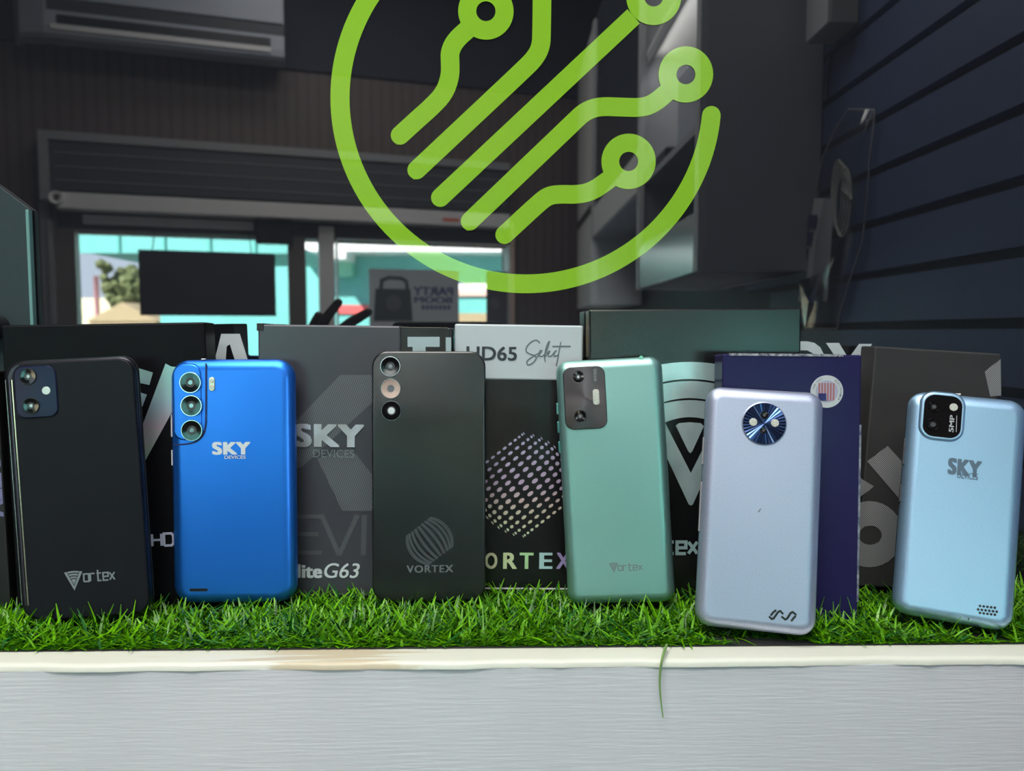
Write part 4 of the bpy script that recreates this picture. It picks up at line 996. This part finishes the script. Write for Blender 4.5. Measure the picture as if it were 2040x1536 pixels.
for r_, n_, off in ((0, 5, 0), (1, 6, -3.6), (2, 5, 0)):
    for k in range(n_): hol.append(circle(*f(1952 + off + k * 7.4, 1207 + r_ * 7 + k * .9), .00075, 12))
flat('speaker_holes', hol, M['black'], t, -.0003)
for k in range(3): disc('top_rib', t, f, 1907 + 4 * k, 784, 2.2, M['ltgrey'], .003, .002)
side_button(t, f, W, 872, 925, M['dkgrey'], T, 1808); side_button(t, f, W, 965, 1000, M['dkgrey'], T, 1800)

# ------------------------------------------------------------------ artificial grass (one uncountable thing)
rs = np.random.default_rng(11)
foot = [(v[0], v[1], math.radians(v[3]), v[6] / 2 + .0008, DEPTH[k], v[4]) for k, v in POSE.items()]
NB = 47000
gx = rs.uniform(-.62, .54, NB); gy = GRS + .0003 + (YP - .026 - GRS) * rs.random(NB) ** 1.5
ok = np.ones(NB, bool)
for (x, y, a, hw, dp, le) in foot:
    dx, dy = gx - x, gy - y
    u = dx * math.cos(a) + dy * math.sin(a); v = -dx * math.sin(a) + dy * math.cos(a)
    ok &= ~((np.abs(u) < hw) & (v > -.0012) & (v < dp + .001))
gx, gy = gx[ok], gy[ok]; n = len(gx)
ln = rs.uniform(.009, .020, n); az = rs.uniform(0, 2 * np.pi, n); el = .12 + .85 * rs.random(n) ** 1.7
tall = (rs.random(n) < .03) & (gy < .478); ln = np.where(tall, rs.uniform(.017, .026, n), ln); el = np.where(tall, rs.uniform(.95, 1.4, n), el)
near = np.clip((gy - GRS) / .02, .25, 1); el = el * (.45 + .55 * near)
dirx, diry = np.cos(az) * np.cos(el), np.sin(az) * np.cos(el)
front = gy < GRS + .012; diry = np.where(front & (diry < 0), diry * .15, diry)
# blades that would run into a phone or carton bend along it instead
for (x, y, a, hw, dp, le) in foot:
    tx, ty = gx + dirx * ln - x, gy + diry * ln - y
    u = tx * math.cos(a) + ty * math.sin(a); v = -tx * math.sin(a) + ty * math.cos(a)
    bu = (gx - x) * math.cos(a) + (gy - y) * math.sin(a); bv = -(gx - x) * math.sin(a) + (gy - y) * math.cos(a)
    hit = (np.abs(u) < hw) & (v > -.0005) & (v < dp)
    fr = hit & (bv <= -.001)
    sc_ = np.where(fr, np.clip((-.0006 - bv) / np.where(np.abs(v - bv) < 1e-6, 1e-6, v - bv), 0, 1), 1)
    dirx, diry = dirx * np.where(fr, .8, 1), np.where(fr, diry * sc_ * .9, diry)
    oth = hit & ~fr; ln = np.where(oth, ln * .25, ln)
dz = np.sin(el)
wd = rs.uniform(.00055, .00105, n)
sxn, syn = -np.sin(az + rs.normal(0, .5, n)), np.cos(az)
pts = []
for s_, ws, drop in ((0, 1.0, 0), (.55, .85, 0), (1.0, .25, .22)):
    cxp = gx + dirx * ln * s_; cyp = gy + diry * ln * s_; czp = lz + .001 + ln * (dz * s_ - drop * s_ * s_ * .5)
    czp = np.maximum(czp, lz + .0012)
    for sg_ in (-1, 1):
        pts.append(np.stack([cxp + sg_ * sxn * wd * ws, cyp + sg_ * syn * wd * ws * .6, czp], 1))
V = np.stack(pts, 1).reshape(-1, 3)
b = np.arange(n)[:, None] * 6
Fq = np.concatenate([b + np.array([[0, 1, 3, 2]]), b + np.array([[2, 3, 5, 4]])], 1).reshape(-1, 4)
cA, cB, cC = np.array((.010, .075, .003)), np.array((.17, .50, .004)), np.array((.015, .13, .02))
k1 = rs.random(n)[:, None]; cl = cA * (1 - k1) + cB * k1
tealb = rs.random(n) < .10; cl[tealb] = cC
# backing strip of the turf
bk = np.array([(-.63, GRS - .0004, lz + .0002), (.548, GRS - .0004, lz + .0002), (.548, YP - .002, lz + .0002), (-.63, YP - .002, lz + .0002),
               (-.63, GRS - .0004, lz + .0009), (.548, GRS - .0004, lz + .0009), (.548, YP - .002, lz + .0016), (-.63, YP - .002, lz + .0016)])
nv = len(V); V = np.concatenate([V, bk]); Fb = np.array([[3, 2, 1, 0], [4, 5, 6, 7], [0, 1, 5, 4], [1, 2, 6, 5], [2, 3, 7, 6], [3, 0, 4, 7]]) + nv
Fq = np.concatenate([Fq, Fb])
me = bpy.data.meshes.new('artificial_grass'); me.vertices.add(len(V)); me.vertices.foreach_set('co', V.ravel())
me.loops.add(len(Fq) * 4); me.loops.foreach_set('vertex_index', Fq.ravel().astype(np.int32))
me.polygons.add(len(Fq)); me.polygons.foreach_set('loop_start', np.arange(len(Fq), dtype=np.int32) * 4)
me.polygons.foreach_set('material_index', np.array([0] * (len(Fq) - 6) + [1] * 6, dtype=np.int32))
me.update(calc_edges=True); me.validate()
at = me.color_attributes.new('blade', 'FLOAT_COLOR', 'POINT')
ca = np.ones((len(V), 4)); ca[:nv, :3] = np.repeat(cl, 6, 0); ca[nv:, :3] = .01
at.data.foreach_set('color', ca.ravel())
mgr = mat('plastic_grass', (.08, .3, .02), .27, spec=.3); N, L = nt(mgr)
an = N.new('ShaderNodeVertexColor'); an.layer_name = 'blade'; L.new(an.outputs[0], bsdf(mgr).inputs['Base Color'])
g = new_obj('artificial_grass', me, [mgr, mat('black_turf_backing', (.012, .013, .012), .7)])
tag(g, 'bright green artificial grass carpeting the white ledge under the phones', 'grass', kind='stuff')

# ------------------------------------------------------------------ the photographer, mirrored faintly in the panel
def skin_mesh(name, nodes, edges, m, parent=None, sub=2):
    me = bpy.data.meshes.new(name); me.from_pydata([n_[0] for n_ in nodes], edges, []); me.update()
    o = bpy.data.objects.new('tmp', me); COL.objects.link(o)
    md_ = o.modifiers.new('skin', 'SKIN'); md_.use_smooth_shade = True
    for i, n_ in enumerate(nodes):
        r = n_[1] if isinstance(n_[1], tuple) else (n_[1], n_[1])
        me.skin_vertices[0].data[i].radius = r
        me.skin_vertices[0].data[i].use_root = (i == 0)
    o.modifiers.new('sub', 'SUBSURF').levels = sub
    bpy.context.view_layer.update(); dg = bpy.context.evaluated_depsgraph_get()
    em = bpy.data.meshes.new_from_object(o.evaluated_get(dg)); bpy.data.objects.remove(o); em.name = name
    em.materials.clear()
    return new_obj(name, em, m, parent)
PX, PY_ = -.13, -.50
nd, ed = [], []
def chain(start, lst):
    k = start
    for p, r in lst:
        nd.append((p, r)); 
        if k is not None: ed.append((k, len(nd) - 1))
        k = len(nd) - 1
    return k
def node(p, r): nd.append((p, r)); return len(nd) - 1
pel = node((PX, PY_ - .02, -.60), (.13, .10))
ch = chain(pel, [((PX, PY_ - .02, -.45), (.13, .095)), ((PX, PY_, -.28), (.15, .10)), ((PX, PY_, -.17), (.11, .08))])
nk = chain(ch, [((PX, PY_, -.10), .05), ((PX, PY_ + .01, -.05), .05), ((PX, PY_ + .03, .0), (.072, .085)), ((PX, PY_ + .03, .06), (.074, .088)), ((PX, PY_ + .02, .10), (.05, .06))])
hands = []
for sx_, wr_, pm_ in ((-1, (-.295, -.085, .085), (-.270, -.050, .142)), (1, (.095, -.10, .070), (.074, -.055, .112))):
    sh_ = chain(ch, [((PX + sx_ * .10, PY_, -.175), .06), ((PX + sx_ * .185, PY_, -.19), .055)])
    el_ = ((PX + sx_ * .27, PY_ + .14, -.34))
    wr = chain(sh_, [((PX + sx_ * .235, PY_ + .06, -.27), .045), (el_, .040), (tuple((np.array(el_) + np.array(wr_)) / 2), .036), (wr_, .026)])
    hands.append((sx_, wr, pm_))
    lg = chain(pel, [((PX + sx_ * .09, PY_ - .02, -.68), .085), ((PX + sx_ * .10, PY_ + .01, -.90), .07), ((PX + sx_ * .10, PY_ + .03, -1.06), .052), ((PX + sx_ * .11, PY_ - .01, -1.28), .045), ((PX + sx_ * .11, PY_ - .03, -1.44), .036), ((PX + sx_ * .12, PY_ + .06, -1.468), .030), ((PX + sx_ * .125, PY_ + .14, -1.478), .022)])
for sx_, wr, pm_ in hands:
    pm = chain(wr, [(pm_, (.030, .016))])
    q = np.array(pm_)
    if sx_ < 0:
        fing = [[(.000, .016, .034), (.014, .030, .062), (.040, .038, .092)], [(.018, .018, .030), (.050, .034, .056), (.086, .042, .076)],
                [(.030, .018, .016), (.066, .036, .028), (.105, .044, .040)], [(.034, .016, -.004), (.068, .034, .004), (.104, .042, .012)]]
        thumb = [(-.016, .010, .020), (-.006, .016, .050), (.006, .020, .074)]
    else:
        fing = [[(-.010, .018, .022), (-.020, .034, .036), (-.034, .036, .046)], [(-.016, .018, .008), (-.030, .032, .016), (-.048, .034, .022)],
                [(-.018, .016, -.008), (-.032, .030, -.004), (-.050, .032, .0)], [(-.016, .014, -.022), (-.028, .028, -.020), (-.044, .030, -.018)]]
        thumb = [(.004, .004, .030), (-.012, .012, .052), (-.030, .014, .066)]
    for fi in fing: chain(pm, [(tuple(q + np.array(p)), r) for p, r in zip(fi, (.0095, .0085, .0065))])
    chain(pm, [(tuple(q + np.array(p)), r) for p, r in zip(thumb, (.0115, .010, .0075))])
skin = mat('brown_skin', (.085, .048, .034), .5)
cloth = mat('dark_cotton_shirt', (.025, .027, .034), .9); jean = mat('dark_denim', (.025, .03, .05), .9); hairm = mat('black_hair', (.01, .009, .009), .7, bump=(200, .5, .004))
per = empty('person', Matrix.Translation((0, 0, 0)), 'person in dark clothes raising a phone to photograph the display, mirrored in the panel', 'person')
body = skin_mesh('body', nd, ed, skin, per)
nd, ed = [], []
p0_ = node((PX, PY_ - .02, -.62), (.155, .125)); c_ = chain(p0_, [((PX, PY_ - .02, -.45), (.155, .12)), ((PX, PY_, -.28), (.17, .125)), ((PX, PY_, -.165), (.12, .095))])
for sx_ in (-1, 1): chain(c_, [((PX + sx_ * .10, PY_, -.178), .078), ((PX + sx_ * .19, PY_, -.195), .072), ((PX + sx_ * .24, PY_ + .065, -.275), .062)])
skin_mesh('shirt', nd, ed, cloth, per)
nd, ed = [], []
p0_ = node((PX, PY_ - .02, -.62), (.15, .12))
for sx_ in (-1, 1): chain(p0_, [((PX + sx_ * .09, PY_ - .02, -.70), .10), ((PX + sx_ * .10, PY_ + .01, -.90), .086), ((PX + sx_ * .10, PY_ + .03, -1.06), .070), ((PX + sx_ * .11, PY_ - .01, -1.28), .062), ((PX + sx_ * .11, PY_ - .03, -1.42), .056)])
skin_mesh('trousers', nd, ed, jean, per)
bm = bmesh.new(); r = bmesh.ops.create_icosphere(bm, subdivisions=3, radius=1)
for v in r['verts']:
    v.co = Vector((PX + v.co.x * .084, PY_ + .012 + v.co.y * .094, .062 + v.co.z * (.075 if v.co.z > 0 else .05)))
bmesh.ops.delete(bm, geom=[v for v in bm.verts if v.co.y > PY_ + .075 and v.co.z < .085], context='VERTS')
bm_obj('hair', bm, hairm, per, None, True)
for sx_ in (-1, 1):
    bm = bmesh.new(); bmesh.ops.create_uvsphere(bm, u_segments=12, v_segments=8, radius=.011)
    bm_obj('eye', bm, mat('eye_white_%s' % ('a' if sx_ < 0 else 'b'), (.6, .58, .55), .3), per, Matrix.Translation((PX + sx_ * .028, PY_ + .108, .028)), True)
tube('mouth', [(PX - .022, PY_ + .108, -.022), (PX, PY_ + .114, -.024), (PX + .022, PY_ + .108, -.022)], .004, mat('lip', (.10, .04, .035), .5), per, 8)
tube('nose', [(PX, PY_ + .112, .024), (PX, PY_ + .122, .004), (PX, PY_ + .116, -.002)], [.006, .010, .008], skin, per, 10)
t = empty('held_phone', Matrix.Translation((-.072, -.018, .165)), 'dark phone held sideways by the photographer, mirrored in the panel', 'phone')
shell('case', [(.0015, 0), (0, .0015), (0, .0075), (.0015, .009)], .168, .072, .010, mat('dark_phone_case', (.03, .03, .032), .4), t, 0, 0)
lens_m = [M['ring_dark'], M['glass_black'], M['iris'], M['iris_c']]
lathe_obj('camera_lens', [(.007, .0005, 0), (.007, -.001, 0), (.005, -.001, 1), (.002, -.0008, 2)], lens_m, t, .064, .018, 24)
lathe_obj('flash', [(.0035, .0005, 0), (.0035, -.0006, 0)], [M['flash']], t, -.060, .026, 20)
